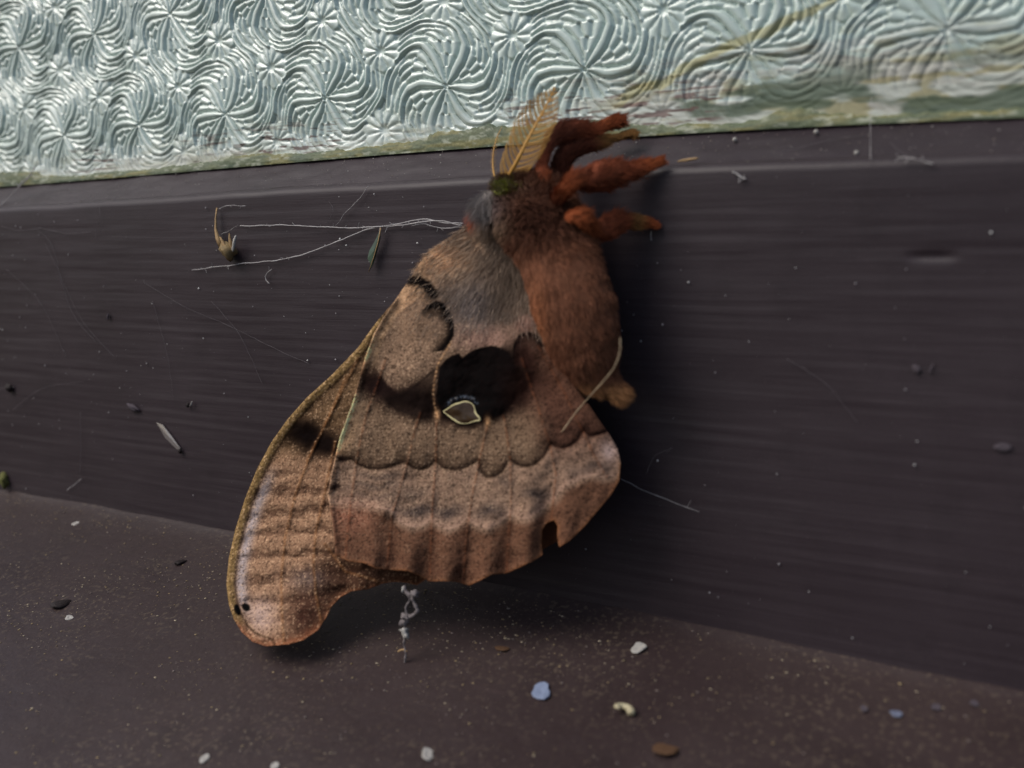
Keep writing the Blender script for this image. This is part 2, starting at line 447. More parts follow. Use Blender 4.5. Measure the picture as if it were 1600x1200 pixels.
# ------------------------------------------------------------------ the moth
M_WING = vcol_mat('wing_scales', .85, .06, 1, 5200, .2, .00005, 0)
M_FUR = vcol_mat('moth_fur', .75, .12, 0, 1, 0, 0, 0)
M_SKIN = vcol_mat('moth_body', .85, .15, 1, 3000, .3, .0002)
M_HORN = plain('antenna_horn', lin(196, 148, 72), .5, .4)
moth = empty('moth', None, 'brown silk moth with a ringed eyespot clinging to the window rail', 'moth')
moth.location = Vector(P(850, 330, 2.0) * S)
bpy.context.view_layer.update()
def adopt(o, parent=None):
    if parent is None: parent = moth
    w = o.matrix_world.copy(); o.parent = parent; o.matrix_parent_inverse = parent.matrix_world.inverted() if parent is moth else Matrix()
    return o
MINV = Matrix.Translation(-moth.location)

def Dwing(px, py): return 7.5 - .018 * (px - 780) + .01273 * (py - 380) + 6.0 * np.clip((py - 780) / 230, 0, 1.1) ** 1.6 * sstep(720, 470, px)
def inpoly(px, py, poly):
    poly = np.array(poly, float); x0, y0 = poly.T; x1, y1 = np.roll(poly, -1, 0).T
    ins = np.zeros(px.shape, bool)
    for a, b, c, d in zip(x0, y0, x1, y1):
        if b == d: continue
        k = ((b > py) != (d > py)) & (px < (c - a) * (py - b) / (d - b) + a); ins ^= k
    return ins
def dist(px, py, pts, closed=False, signed=None):
    """distance to a polyline, and the parameter of the nearest place"""
    pts = np.array(pts, float)
    if closed: pts = np.r_[pts, pts[:1]]
    bd = np.full(px.shape, 1e9); bt = np.zeros(px.shape); bx = np.zeros(px.shape); by = np.zeros(px.shape)
    for k in range(len(pts) - 1):
        a, b = pts[k], pts[k + 1]; ab = b - a; l2 = ab @ ab + 1e-9
        t = np.clip(((px - a[0]) * ab[0] + (py - a[1]) * ab[1]) / l2, 0, 1)
        qx = a[0] + t * ab[0]; qy = a[1] + t * ab[1]; d = (px - qx) ** 2 + (py - qy) ** 2
        m = d < bd; bd = np.where(m, d, bd); bt = np.where(m, k + t, bt); bx = np.where(m, qx, bx); by = np.where(m, qy, by)
    return np.sqrt(bd), bt / (len(pts) - 1), bx, by
def smooth_poly(p, n): return resample(np.c_[np.array(p, float)], n)

HW = [(800,322),(770,328),(745,340),(715,362),(690,380),(668,396),(656,412),(642,434),(617,470),(598,498),(585,520),(572,554),(552,626),(531,684),(518,739),
      (512,773),(519,810),(523,845),(524,868),(545,877),(569,880),(589,889),(617,891),(637,892),(658,901),(671,909),(692,908),(712,909),(733,915),(753,906),
      (770,897),(791,896),(811,887),(832,877),(848,867),(846,848),(847,828),(855,817),(866,813),(872,822),(871,838),(874,855),(890,845),(914,822),(934,798),
      (955,773),(967,752),(970,725),(965,701),(951,677),(934,653),(921,633),(904,612),(890,595),(872,560),(868,500),(868,430),(860,370),(830,335)]
FW = [(700,395),(655,425),(640,438),(617,470),(591,500),(560,543),(520,585),(480,621),(450,655),(425,690),(402,733),(383,780),(368,828),(358,872),(354,912),(358,945),
      (366,968),(378,988),(395,1003),(416,1010),(451,1007),(475,1000),(497,985),(510,965),(519,947),(532,933),(549,924),(577,920),(596,912),(614,909),(629,909),
      (652,914),(664,906),(700,880),(740,800),(770,650),(790,480),(780,420)]
def wing_grid(poly, step, pin=()):
    poly = np.array(poly, float); x0, y0 = poly.min(0) - 2; x1, y1 = poly.max(0) + 2
    xs = np.arange(x0, x1, step); ys = np.arange(y0, y1, step)
    XX, YY = np.meshgrid(xs, ys, indexing='ij'); cx = (XX[:-1, :-1] + step / 2); cy = YY[:-1, :-1] + step / 2
    keep = inpoly(cx, cy, poly)
    F = grid_faces(len(xs), len(ys))[keep.ravel()]
    use, inv = np.unique(F.ravel(), return_inverse=True); F = inv.reshape(-1, 4)
    px, py = XX.ravel()[use].copy(), YY.ravel()[use].copy()
    cnt = np.bincount(F.ravel(), minlength=len(px)); bnd = np.where(cnt < 4)[0]
    _, _, qx, qy = dist(px[bnd], py[bnd], poly, True); px[bnd], py[bnd] = qx, qy
    return px, py, F
def punch(c, k=1.75, sat=.80, mid=.225):
    c = mid * (np.maximum(c, 1e-4) / mid) ** k; g = c.mean(-1, keepdims=True)
    return np.clip((g + (c - g) * sat) * np.array([.95, 1.0, .95]), .002, .85)
def lay(c, m, k): return c * (1 - m[:, None]) + np.asarray(k) * m[:, None]

TAN, FIELD, PINK, DARK = lin(172, 146, 120), lin(132, 112, 96), lin(168, 142, 128), lin(34, 22, 22)
MARG, LILAC, VEINC = lin(124, 94, 76), lin(134, 122, 120), lin(138, 92, 58)
SC = [[(522,714),(536,720),(550,717)], [(551,718),(562,727),(576,732),(592,733),(608,730),(630,722)], [(635,723),(646,731),(658,734),(670,730),(680,720)],
      [(684,723),(693,731),(704,734),(717,733),(730,729),(747,720)], [(750,725),(752,737),(760,745),(772,745),(784,738),(796,718)],
      [(799,720),(810,727),(824,729),(838,724),(850,712),(859,697)], [(861,693),(870,698),(881,700),(893,695),(903,687),(910,675)], [(912,672),(922,681),(938,678),(948,674)]]
SCL = [p for s in SC for p in s]
MB = [(514,785),(541,788),(575,792),(606,796),(616,806),(627,817),(645,824),(660,822),(671,814),(686,822),(702,828),(716,822),(729,811),(745,822),(763,826),(782,816),(798,803),
      (811,810),(825,811),(842,799),(866,781),(878,764),(890,757),(908,749),(927,743),(945,747),(968,742)]
VEINS = [[(604,560),(586,610),(572,650),(558,715),(548,790),(540,870)], [(657,645),(651,663),(637,722),(622,775),(613,803),(605,885)], [(682,660),(682,690),(681,725),(676,790),(672,905)],
         [(764,660),(760,672),(749,722),(737,780),(728,850),(724,910)], [(787,650),(790,664),(798,722),(799,780),(795,840),(792,893)], [(815,560),(842,640),(860,697),(869,742),(862,812)],
         [(840,540),(880,610),(911,674),(928,710),(948,745)]]
def hind_colour(px, py):
    n = len(px); g1 = fbm(px * .28, py * .28, 101, 3); g2 = fbm(px * .03, py * .03, 103); g3 = vnoise(px * .8, py * .8, 105)
    wx = px + (fbm(px * .09, py * .09, 107) - .5) * 7; wy = py + (fbm(px * .09, py * .09, 109) - .5) * 7
    c = np.tile(FIELD, (n, 1)) * (.88 + .3 * g2)[:, None]
    # pale front edge of the wing
    d, t, _, _ = dist(px, py, HW[6:19]); c = lay(c, (1 - sstep(4, 34, d)) * (1 - sstep(690, 740, py)) * .75, TAN * 1.05)
    c = lay(c, (1 - sstep(4, 9, d)) * sstep(500, 560, py), lin(226, 186, 146))
    # basal zone
    bas = (1 - sstep(500, 560, wy)); c = lay(c, bas * sstep(660, 700, wx) * .7, lin(128, 112, 104))
    c = lay(c, np.exp(-(((px - 742) / 34) ** 2 + ((py - 470) / 42) ** 2)) * .85, lin(116, 108, 112))
    c = lay(c, np.exp(-(((px - 790) / 30) ** 2 + ((py - 440) / 60) ** 2)) * .6, lin(98, 80, 66))
    c = lay(c, np.exp(-(((px - 695) / 50) ** 2 + ((py - 400) / 32) ** 2)) * .9, lin(196, 162, 130))
    c = lay(c, np.exp(-(((px - 640) / 26) ** 2 + ((py - 490) / 60) ** 2)) * .7, lin(186, 154, 126))
    c = lay(c, np.exp(-(((px - 760) / 48) ** 2 + ((py - 530) / 20) ** 2)) * .9, lin(160, 132, 122))
    c = lay(c, np.exp(-(((px - 822) / 16) ** 2 + ((py - 505) / 12) ** 2)) * .9, lin(160, 126, 116))
    # inner (anal) field, ruddier
    c = lay(c, sstep(800, 860, wx + (wy - 560) * -.15) * sstep(515, 560, wy) * (1 - sstep(690, 740, wy)) * .75, lin(118, 86, 74))
    # soft dark median band
    band = [(572,592),(600,608),(640,622),(690,640),(740,640),(800,620),(826,590)]
    d, t, _, _ = dist(wx, wy, band); c = lay(c, (1 - sstep(2, 42, d)) * .86, lin(56, 38, 36))
    c = lay(c, np.exp(-(((wx - 590) / 26) ** 2 + ((wy - 604) / 15) ** 2)) * .85, lin(62, 44, 44))
    # pale panel in front of the blotch keeps a sharp edge
    panel = [(690,478),(706,500),(708,528),(690,560),(682,577),(627,618),(600,596),(588,580),(596,530),(620,490),(652,466)]
    ins = inpoly(wx, wy, panel); d, _, _, _ = dist(wx, wy, panel, True); sd = np.where(ins, d, -d)
    c = lay(c, sstep(-1, 5, sd) * sstep(620, 580, py + (px - 640) * .3) * .85, lin(146, 124, 108) * (.85 + .3 * g1[:, None]))
    # triangular dark wedge beside the beaded vein
    wedge = [(684,575),(676,612),(680,648),(660,652),(622,640),(606,626),(640,612)]
    ins = inpoly(px, py, wedge); d, _, _, _ = dist(px, py, wedge, True); c = lay(c, np.where(ins, 1 - .2 * sstep(0, 30, 60 - d), np.exp(-d / 7)) * .85, lin(44, 31, 30))
    # black eyespot blotch
    blot = [(686,590),(688,575),(696,564),(706,557),(717,553),(722,561),(730,554),(742,547),(756,543),(770,541),(784,545),(796,554),(805,575),(806,600),(803,628),(786,645),(768,652),
            (750,655),(735,662),(718,660),(702,650),(688,640),(683,620)]
    ins = inpoly(px, py, blot); d, _, _, _ = dist(px, py, blot, True)
    soft = np.interp(px - .2 * (py - 560), [785, 806], [2, 30]); soft = np.where(py > 636, 12, soft)
    c = lay(c, np.clip(np.where(ins, 1, 1 - d / soft), 0, 1) * .98, lin(36, 22, 22))
    # third small arch next to the abdomen
    d, _, _, _ = dist(px, py, [(803,560),(804,538),(812,524),(824,519),(838,524),(848,540)]); below = inpoly(px, py, [(803,570),(804,536),(812,523),(824,518),(838,522),(850,548),(840,580)])
    c = lay(c, np.where(below, np.exp(-d / 13), np.exp(-(d / 1.6) ** 2)) * .97, lin(32, 20, 20))
    c = lay(c, np.exp(-(((px - 822) / 20) ** 2 + ((py - 560) / 36) ** 2)) * .9 * below, lin(82, 56, 50))
    c = lay(c, np.exp(-(((px - 836) / 40) ** 2 + ((py - 615) / 40) ** 2)) * .5, lin(96, 66, 56))
    # first and second black crescents on the front edge
    c1 = [(641,438),(654,438),(667,446),(677,459)]; d, t, _, _ = dist(px, py, c1)
    c = lay(c, (1 - sstep(4, 11, d)) * .97, lin(34, 22, 20))
    c2 = [(668,478),(682,471),(694,476),(703,490),(709,508),(708,524),(701,538),(692,548)]; d, t, qx, qy = dist(px, py, c2); ins = inpoly(px, py, c2 + [(640,560),(640,500)])
    c = lay(c, np.clip(np.where(ins, 1.25 - d / 17, 1 - d / 2.2), 0, 1) * .97, lin(32, 22, 20))
    # median scalloped line and the paler zone beyond it
    d, t, qx, qy = dist(px, py, SCL); beyond = (py > qy)
    zone = np.where(beyond, sstep(0, 5, d), 0) * sstep(690, 730, py + .28 * np.maximum(px - 800, 0))
    c = lay(c, zone * .62, lin(158, 134, 120))
    c = lay(c, np.where(beyond, np.exp(-d / 1.8), np.exp(-d / 8.5)) * (.85 + .5 * (g1 - .5)) * (.9 + .2 * sstep(850, 920, px)), lin(52, 34, 30))
    # grey wavy cross-bars and smudges of the outer zone
    for (ax, ay, rx, ry, k) in [(651,798,26,11,.75),(702,801,20,10,.8),(763,799,20,12,.8),(838,772,22,9,.75),(936,730,24,9,.6),(592,745,40,5,.45),(585,760,44,5,.5),(588,776,44,5,.4),(650,772,22,8,.4),
                               (790,752,14,8,.4),(902,738,20,8,.4),(668,800,40,8,.4)]:
        c = lay(c, np.exp(-(((wx - ax) / rx) ** 2 + ((wy - ay - 3 * np.sin(px * .12)) / ry) ** 2)) * k, lin(84, 76, 78))
    # marginal band
    d, t, qx, qy = dist(wx * .6 + px * .4, wy * .6 + py * .4, MB); out = (py > qy)
    c = lay(c, np.where(out, 0, np.exp(-d / 9)) * .55, lin(178, 150, 136))
    c = lay(c, np.where(out, sstep(0, 14, d), 0) * .9, MARG * (.85 + .3 * g2[:, None]))
    c = lay(c, np.exp(-(((px - 548) / 34) ** 2 + ((py - 808) / 26) ** 2)) * .5, lin(160, 118, 100))
    dm, _, _, _ = dist(px, py, HW[18:48]); c = lay(c, np.exp(-dm / 2.2) * .7, lin(150, 108, 66))
    c = lay(c, np.exp(-((dm - 16) / 10) ** 2) * .25 * (py > 830), lin(86, 60, 48))
    # shade in the valleys of the margin folds, painted into the scale colour
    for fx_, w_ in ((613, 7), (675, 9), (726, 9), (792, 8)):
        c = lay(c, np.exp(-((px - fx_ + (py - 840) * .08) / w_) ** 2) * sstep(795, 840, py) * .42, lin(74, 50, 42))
    # spots on the front edge
    for (ax, ay, r, k) in [(526,759,7,.9), (534,717,9,.8), (520,762,5,.8)]:
        c = lay(c, np.exp(-(((px - ax) ** 2 + ((py - ay) * 1.2) ** 2) / r ** 2)) * k, lin(50, 32, 34))
    c = lay(c, np.exp(-(((px - 952) / 14) ** 2 + ((py - 705) / 16) ** 2)) * .7, lin(186, 166, 164))
    # veins
    for v in VEINS:
        d, t, _, _ = dist(px, py, v); c = lay(c, np.exp(-(d / 1.7) ** 2) * .42 * sstep(.2, .6, g1), VEINC)
    d, t, _, _ = dist(px, py, [(705,535),(693,555),(685,568),(680,590),(677,612),(679,632),(683,650)]); c = lay(c, np.exp(-(d / 1.6) ** 2) * (.5 + .3 * np.sin(py * .9)), lin(186, 152, 116))
    for q in ((683,648), (762,660)):
        c = lay(c, np.exp(-(np.hypot((px - q[0]) * 1.3, (py - q[1]) * .7) / 6) ** 2) * .8, lin(196, 160, 122))
    # bluish scales arching over the eyespot
    d, t, _, _ = dist(px, py, [(699,632),(706,625),(717,621),(729,620),(739,623),(746,630)]); c = lay(c, np.exp(-(d / 3.0) ** 2) * sstep(.35, .7, g3) * .8, lin(120, 128, 142))
    # speckle of the single scales
    sp = vnoise(px * .55, py * .55, 111); c = lay(c, sstep(.60, .80, sp) * .50 * (1 - bas * .3), lin(52, 38, 34))
    sp = vnoise(px * .6 + 90, py * .6, 113); c = lay(c, sstep(.66, .88, sp) * (.36 - .22 * sstep(790, 830, py)) * sstep(880, 800, px + (py < 690) * 60) * sstep(.06, .16, c[:, 0]), lin(196, 172, 150))
    return c * (.9 + .2 * g3)[:, None]
def hind_relief(px, py):
    """metres of ripple (mm) out of the wing's plane"""
    r = 0
    dm, t, _, _ = dist(px, py, HW[18:48]); near = np.exp(-dm / 45)
    ph = (px - .12 * (py - 850)) / 29.0
    r = r + near * .75 * np.cos(2 * np.pi * (px - 642 + (py - 840) * .1) / 60.0) * sstep(540, 600, px) * sstep(960, 850, px)
    for v in VEINS:
        d, _, _, _ = dist(px, py, v); r = r + .10 * np.exp(-(d / 2.6) ** 2)
    d, _, _, _ = dist(px, py, HW[8:19]); r = r + .45 * np.exp(-(d / 6.0) ** 2)
    r = r + (fbm(px * .02, py * .02, 121) - .5) * 1.3 + (fbm(px * .3, py * .3, 123) - .5) * .03
    d, _, _, _ = dist(px, py, SCL); r = r - .12 * np.exp(-(d / 4) ** 2)
    r = r + .9 * sstep(905, 970, px) * -1.2
    return r
FVE = [[(541,588),(524,630),(507,667)], [(494,690),(478,730),(462,772),(446,840),(440,900),(441,960),(444,1004)], [(524,690),(508,770),(494,830),(490,880),(494,930),(502,972)],
       [(560,560),(520,640),(480,720)], [(508,850),(540,893),(590,908)]]
def fore_colour(px, py):
    n = len(px); g1 = fbm(px * .28, py * .28, 201, 3); g2 = fbm(px * .03, py * .03, 203); g3 = vnoise(px * .8, py * .8, 205)
    wx = px + (fbm(px * .08, py * .08, 207) - .5) * 12; wy = py + (fbm(px * .08, py * .08, 209) - .5) * 12
    c = np.tile(lin(128, 106, 84), (n, 1)) * (.88 + .3 * g2)[:, None]
    c = lay(c, sstep(690, 730, wy) * .8, lin(158, 130, 110))
    dc, t, _, _ = dist(px, py, FW[4:20])
    # transverse ripple marks
    rw_ = py + (fbm(px * .05, py * .05, 221) - .5) * 26; rip = np.sin((rw_ + (wx - 430) * .10) * .19); c = lay(c, sstep(720, 760, py) * sstep(.1, .9, rip) * .48 * (.5 + g1), lin(98, 74, 62))
    c = lay(c, sstep(720, 770, py) * sstep(975, 930, py) * np.exp(-((dc - 22) / 9) ** 2) * .8, lin(160, 150, 154))
    # dark cross-band
    c = lay(c, np.exp(-(((wx - 480) / 52) ** 2 + ((wy - 676 - (px - 470) * .32) / 26) ** 2) ** 1.5) * .97, lin(40, 26, 24))
    c = lay(c, np.exp(-(((wx - 512) / 28) ** 2 + ((wy - 698) / 18) ** 2)) * .92, lin(44, 30, 28))
    # brown inner corner and tip, with the lower-right shadow painted in
    c = lay(c, sstep(455, 520, px + (py - 900) * .30) * sstep(820, 890, py) * .85, lin(84, 60, 48))
    c = lay(c, np.exp(-(((wx - 474) / 24) ** 2 + ((wy - 960) / 36) ** 2)) * .85, lin(92, 64, 54))
    c = lay(c, np.exp(-(((wx - 480) / 30) ** 2 + ((wy - 905) / 18) ** 2)) * .55, lin(110, 100, 104))
    c = lay(c, np.exp(-(((wx - 408) / 22) ** 2 + ((wy - 962) / 26) ** 2)) * .7, lin(178, 158, 154))
    tip, _, _, _ = dist(px, py, FW[15:23]); c = lay(c, np.exp(-(tip / 9) ** 2) * .6, lin(156, 108, 76))
    dm, _, _, _ = dist(px, py, FW[20:33]); c = lay(c, np.exp(-dm / 3) * .7, lin(160, 116, 82))
    # olive front rib with a dark line inside it
    c = lay(c, (1 - sstep(9, 13, dc)) * sstep(985, 960, py), lin(146, 124, 88) * (.8 + .4 * g1[:, None])); c = lay(c, np.exp(-((dc - 13) / 2.2) ** 2) * .65, lin(84, 66, 46))
    c = lay(c, np.exp(-((dc - 5.5) / 1.5) ** 2) * .35, lin(96, 78, 50))
    for v in FVE:
        d, t, _, _ = dist(px, py, v); c = lay(c, np.exp(-(d / 2.0) ** 2) * .5, lin(144, 108, 68))
    for (ax, ay, rx, ry) in [(371,953,5,9), (384.5,949,7,6.5)]:
        c = lay(c, 1 - sstep(.75, 1.15, np.hypot((px - ax + (py - ay) * -.25) / rx, (py - ay) / ry)), lin(20, 16, 18))
    sp = vnoise(px * .55, py * .55, 211); c = lay(c, sstep(.62, .82, sp) * .48, lin(56, 40, 34))
    sp = vnoise(px * .6, py * .6 + 40, 213); c = lay(c, sstep(.68, .9, sp) * .42 * sstep(.06, .16, c[:, 0]), lin(204, 176, 150))
    return c * (.9 + .2 * g3)[:, None]
def fore_relief(px, py):
    dc, _, _, _ = dist(px, py, FW[4:20]); r = .32 * np.exp(-((dc - 5) / 7.0) ** 2)
    wy = py + (fbm(px * .05, py * .05, 221) - .5) * 26
    r = r + .15 * (.4 + fbm(px * .05, py * .05, 229)) * np.sin((wy + (px - 430) * .10) * .19 + 2.6) * sstep(720, 770, py) * sstep(990, 940, py) * sstep(8, 24, dc)
    for v in FVE:
        d, _, _, _ = dist(px, py, v); r = r + .13 * np.exp(-(d / 3.0) ** 2)
    r = r + (fbm(px * .02, py * .02, 223) - .5) * 1.2 + (fbm(px * .3, py * .3, 225) - .5) * .03
    r = r - sstep(440, 520, px) * sstep(900, 950, py) * .9 + .6 * np.sin((px - 520) / 26.0) * sstep(895, 920, py) * sstep(530, 560, px)
    return r
def make_wing(name, poly, step, colour, relief, back, label=None):
    px, py, F = wing_grid(poly, step)
    D = Dwing(px, py) - back + relief(px, py)
    V = P(px, py, D)
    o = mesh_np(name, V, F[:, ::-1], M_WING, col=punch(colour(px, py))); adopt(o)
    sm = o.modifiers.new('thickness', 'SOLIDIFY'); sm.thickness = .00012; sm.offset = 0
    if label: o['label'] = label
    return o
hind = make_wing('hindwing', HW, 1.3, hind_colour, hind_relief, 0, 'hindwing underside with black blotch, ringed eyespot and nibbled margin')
fore = make_wing('forewing', FW, 1.4, fore_colour, fore_relief, 2.6, 'long forewing with olive front rib and two black tip spots')
def far_colour(px, py): return np.tile(lin(118, 84, 62), (len(px), 1)) * (.8 + .4 * fbm(px * .1, py * .1, 301))[:, None]
def far_relief(px, py): return (fbm(px * .02, py * .02, 305) - .5) * .8
HW2 = [(a + (700 - a) * .02, b + (600 - b) * .03) for a, b in HW]; HW2 = HW2[:34] + HW2[42:]
FW2 = [(a + (640 - a) * .035, b + (560 - b) * .035) for a, b in FW]
hind_far = make_wing('hindwing', HW2, 4, far_colour, far_relief, 4.2, 'plain brown far hindwing showing through the nibbled notch')
fore_far = make_wing('forewing', FW2, 4, far_colour, far_relief, 5.4, 'far forewing folded behind the near one')

# eyespot: raised cream ring round a glassy window
eye = [(693,643),(701,638),(709,633),(718,630),(729,628),(737,631),(741,637),(743,645),(750,656),(741,658),(732,661),(720,661),(710,656),(702,650)]
ep = np.array(eye + eye[:1], float); er = resample(ep, 60)
eD = Dwing(er[:, 0], er[:, 1]) + hind_relief(er[:, 0], er[:, 1]) + .04
V, F = tube(P(er[:, 0], er[:, 1], eD), .11 * (.7 + .6 * np.abs(np.sin(np.linspace(0, 9, 60)))), 8, .3, .5, 3)
ring = mesh_np('eyespot_ring', V, F, plain('cream_scales', lin(214, 202, 152), .6, .3, .15, 4000)); adopt(ring)
ring.parent = hind; ring.matrix_parent_inverse = Matrix()
cx, cy = 722, 646; K = 10; rr = np.linspace(0, 1, K); VV = []
for r in rr:
    x = cx + (er[:-1, 0] - cx) * r * .98; y = cy + (er[:-1, 1] - cy) * r * .98
    VV.append(P(x, y, Dwing(x, y) + hind_relief(x, y) + .12 + .12 * (1 - r * r)))
i = np.arange(K * 59).reshape(K, 59); j = np.roll(i, -1, 1)
m, N, L, b = new_mat('eyespot_window'); b.inputs['Roughness'].default_value = .22; b.inputs['Specular IOR Level'].default_value = .25
L.new(mixcol(N, L, noise(N, L, 900, 3, .6, coords(N, L)), tuple(lin(44, 30, 22)), tuple(lin(72, 56, 40))), b.inputs['Base Color'])
pupil = mesh_np('eyespot_window', np.concatenate(VV), np.stack([i[:-1], j[:-1], j[1:], i[1:]], -1).reshape(-1, 4), m)
pupil.parent = hind

# body: head, thorax and abdomen as one lofted mesh
BODY = np.array([  # px, py, half width px, depth in front of the rail, how deep relative to width
    (800,276,6,6.6,.9),(799,282,15,6.7,.9),(799,290,27,6.9,.85),(808,303,42,7.2,.8),(826,322,58,7.7,.85),(845,346,59,8.1,.88),(858,374,58,8.5,.9),(870,405,59,9.0,.92),
    (884,440,60,9.5,.95),(896,475,61,9.8,.95),(906,510,58,9.8,.95),(914,540,51,9.6,.95),(921,562,42,9.4,.95),(930,580,31,9.2,.9),(940,592,22,9.0,.9),(950,600,16,8.8,.9),(959,607,14,8.7,.9),(966,612,10,8.7,.9),(969,614,4,8.7,.9)], float)
bs = resample(BODY, 110)
bc = P(bs[:, 0], bs[:, 1], bs[:, 3]); sc = FPX / ((bc - CAM) @ fwd); rw = bs[:, 2] / sc * (1 + .05 * sstep(400, 450, bs[:, 1]))
T = np.gradient(bc, axis=0); T /= np.linalg.norm(T, axis=1)[:, None]
view = (CAM - bc); view /= np.linalg.norm(view, axis=1)[:, None]
A = np.cross(T, view); A /= np.linalg.norm(A, axis=1)[:, None]; Bn = np.cross(A, T); Bn *= np.sign((Bn * view).sum(1))[:, None]
SEG = 48; an = np.linspace(0, 2 * np.pi, SEG, endpoint=False)
segm = 1 + .012 * np.cos(np.arange(110) * 2 * np.pi / 9.5) * sstep(45, 60, np.arange(110)) + 0
rad = rw * segm
lump = 1 + .05 * (fbm(np.arange(110)[:, None] * .16 + np.cos(an) * .8, np.sin(an) * .8 + np.zeros((110, 1)), 401) - .5)
BV = bc[:, None] + (rad[:, None] * lump)[..., None] * (np.cos(an)[None, :, None] * A[:, None] + (bs[:, 4][:, None] * np.sin(an))[..., None] * Bn[:, None])
def body_colour(p, s, a):
    """p photo pixels of a place on the body, s 0..1 along it"""
    px, py = p[..., 0], p[..., 1]; n1 = fbm(px * .07, py * .07, 411)
    c = np.ones(px.shape + (3,)) * lin(132, 86, 64)
    def L_(c, m, k): return c * (1 - m[..., None]) + k * m[..., None]
    c = L_(c, sstep(.35, .7, n1) * .35, lin(112, 76, 56))
    c = L_(c, sstep(400, 340, py + (px - 850) * .25) * .85, lin(104, 68, 52))
    c = L_(c, np.exp(-(((px - 850) / 60) ** 2 + ((py - 345) / 45) ** 2)) * .65, lin(78, 46, 36))
    c = L_(c, np.exp(-(((px - 790) / 26) ** 2 + ((py - 288) / 14) ** 2)) * .8, lin(122, 104, 84))
    c = L_(c, np.exp(-(((px - 752) / 26) ** 2 + ((py - 322) / 28) ** 2)) * .95, lin(160, 156, 158))
    c = L_(c, np.exp(-(((px - 733) / 8) ** 2 + ((py - 342) / 12) ** 2)) * .95, lin(196, 92, 48))
    c = L_(c, np.exp(-(((px - 780) / 20) ** 2 + ((py - 352) / 20) ** 2)) * .7, lin(136, 112, 90))
    c = L_(c, np.exp(-(((px - 838) / 16) ** 2 + ((py - 500) / 60) ** 2)) * .7, lin(170, 108, 72))
    c = L_(c, sstep(585, 610, py) * .7, lin(166, 122, 80))
    return c
def topix(p):
    d = p - CAM; z = d @ fwd; return np.stack([W / 2 + FPX * (d @ rgt) / z, H / 2 - FPX * (d @ upv) / z], -1)
i = np.arange(110 * SEG).reshape(110, SEG); j = np.roll(i, -1, 1)
BF = np.stack([i[:-1], j[:-1], j[1:], i[1:]], -1).reshape(-1, 4)
Vb = np.r_[BV.reshape(-1, 3), bc[:1], bc[-1:]]; k = 110 * SEG
caps = np.r_[np.stack([np.full(SEG, k), j[0], i[0]], -1), np.stack([np.full(SEG, k + 1), i[-1], j[-1]], -1)]
body = mesh_np('body', Vb, [BF, caps], M_SKIN, col=body_colour(topix(Vb), None, None) * .8); adopt(body)
body['label'] = 'stout furry body with orange-brown abdomen and dark thorax'
def body_fur(n):
    s = rng.random(n) * 108.9; a = rng.random(n) * 2 * np.pi
    k = s.astype(int); f = (s - k)[:, None]; ai = a / (2 * np.pi) * SEG; a0 = ai.astype(int) % SEG; a1 = (a0 + 1) % SEG; g = (ai - np.floor(ai))[:, None]
    root = (BV[k, a0] * (1 - g) + BV[k, a1] * g) * (1 - f) + (BV[k + 1, a0] * (1 - g) + BV[k + 1, a1] * g) * f
    cc = bc[k] * (1 - f) + bc[k + 1] * f; nrm = root - cc; nrm /= np.linalg.norm(nrm, axis=1)[:, None]
    tan = T[k]; px = topix(root)
    cl = rng.normal(0, 1, (n, 3)); clump = np.stack([fbm(px[:, 0] * .05, px[:, 1] * .05, q) - .5 for q in (421, 423, 425)], 1)
    thor = 1 - sstep(360, 420, px[:, 1])[:, None]; headm = 1 - sstep(285, 315, px[:, 1])[:, None]; tail = sstep(588, 606, px[:, 1])[:, None]
    d = tan * (.95 - .45 * thor - .5 * headm) + nrm * (.30 + .5 * thor + .2 * headm) + cl * .13 + clump * .55
    L_ = (1.15 + .7 * thor[:, 0] - .5 * headm[:, 0] + .5 * tail[:, 0]) * (.55 + .8 * rng.random(n))
    col = body_colour(px, None, None) * (.62 + .75 * rng.random((n, 1)))
    dk = (rng.random(n) < .22)[:, None]; col = np.where(dk, col * .42, col)
    return hairs(root - nrm * .08, d, view[k] + rng.normal(0, .5, (n, 3)), L_, .075, col, -nrm * .25 + clump * .3, col * 1.18)
V, F, C = body_fur(52000)
fur = mesh_np('fur', V, F, M_FUR, col=C); fur.parent = body; fur['kind'] = 'stuff'

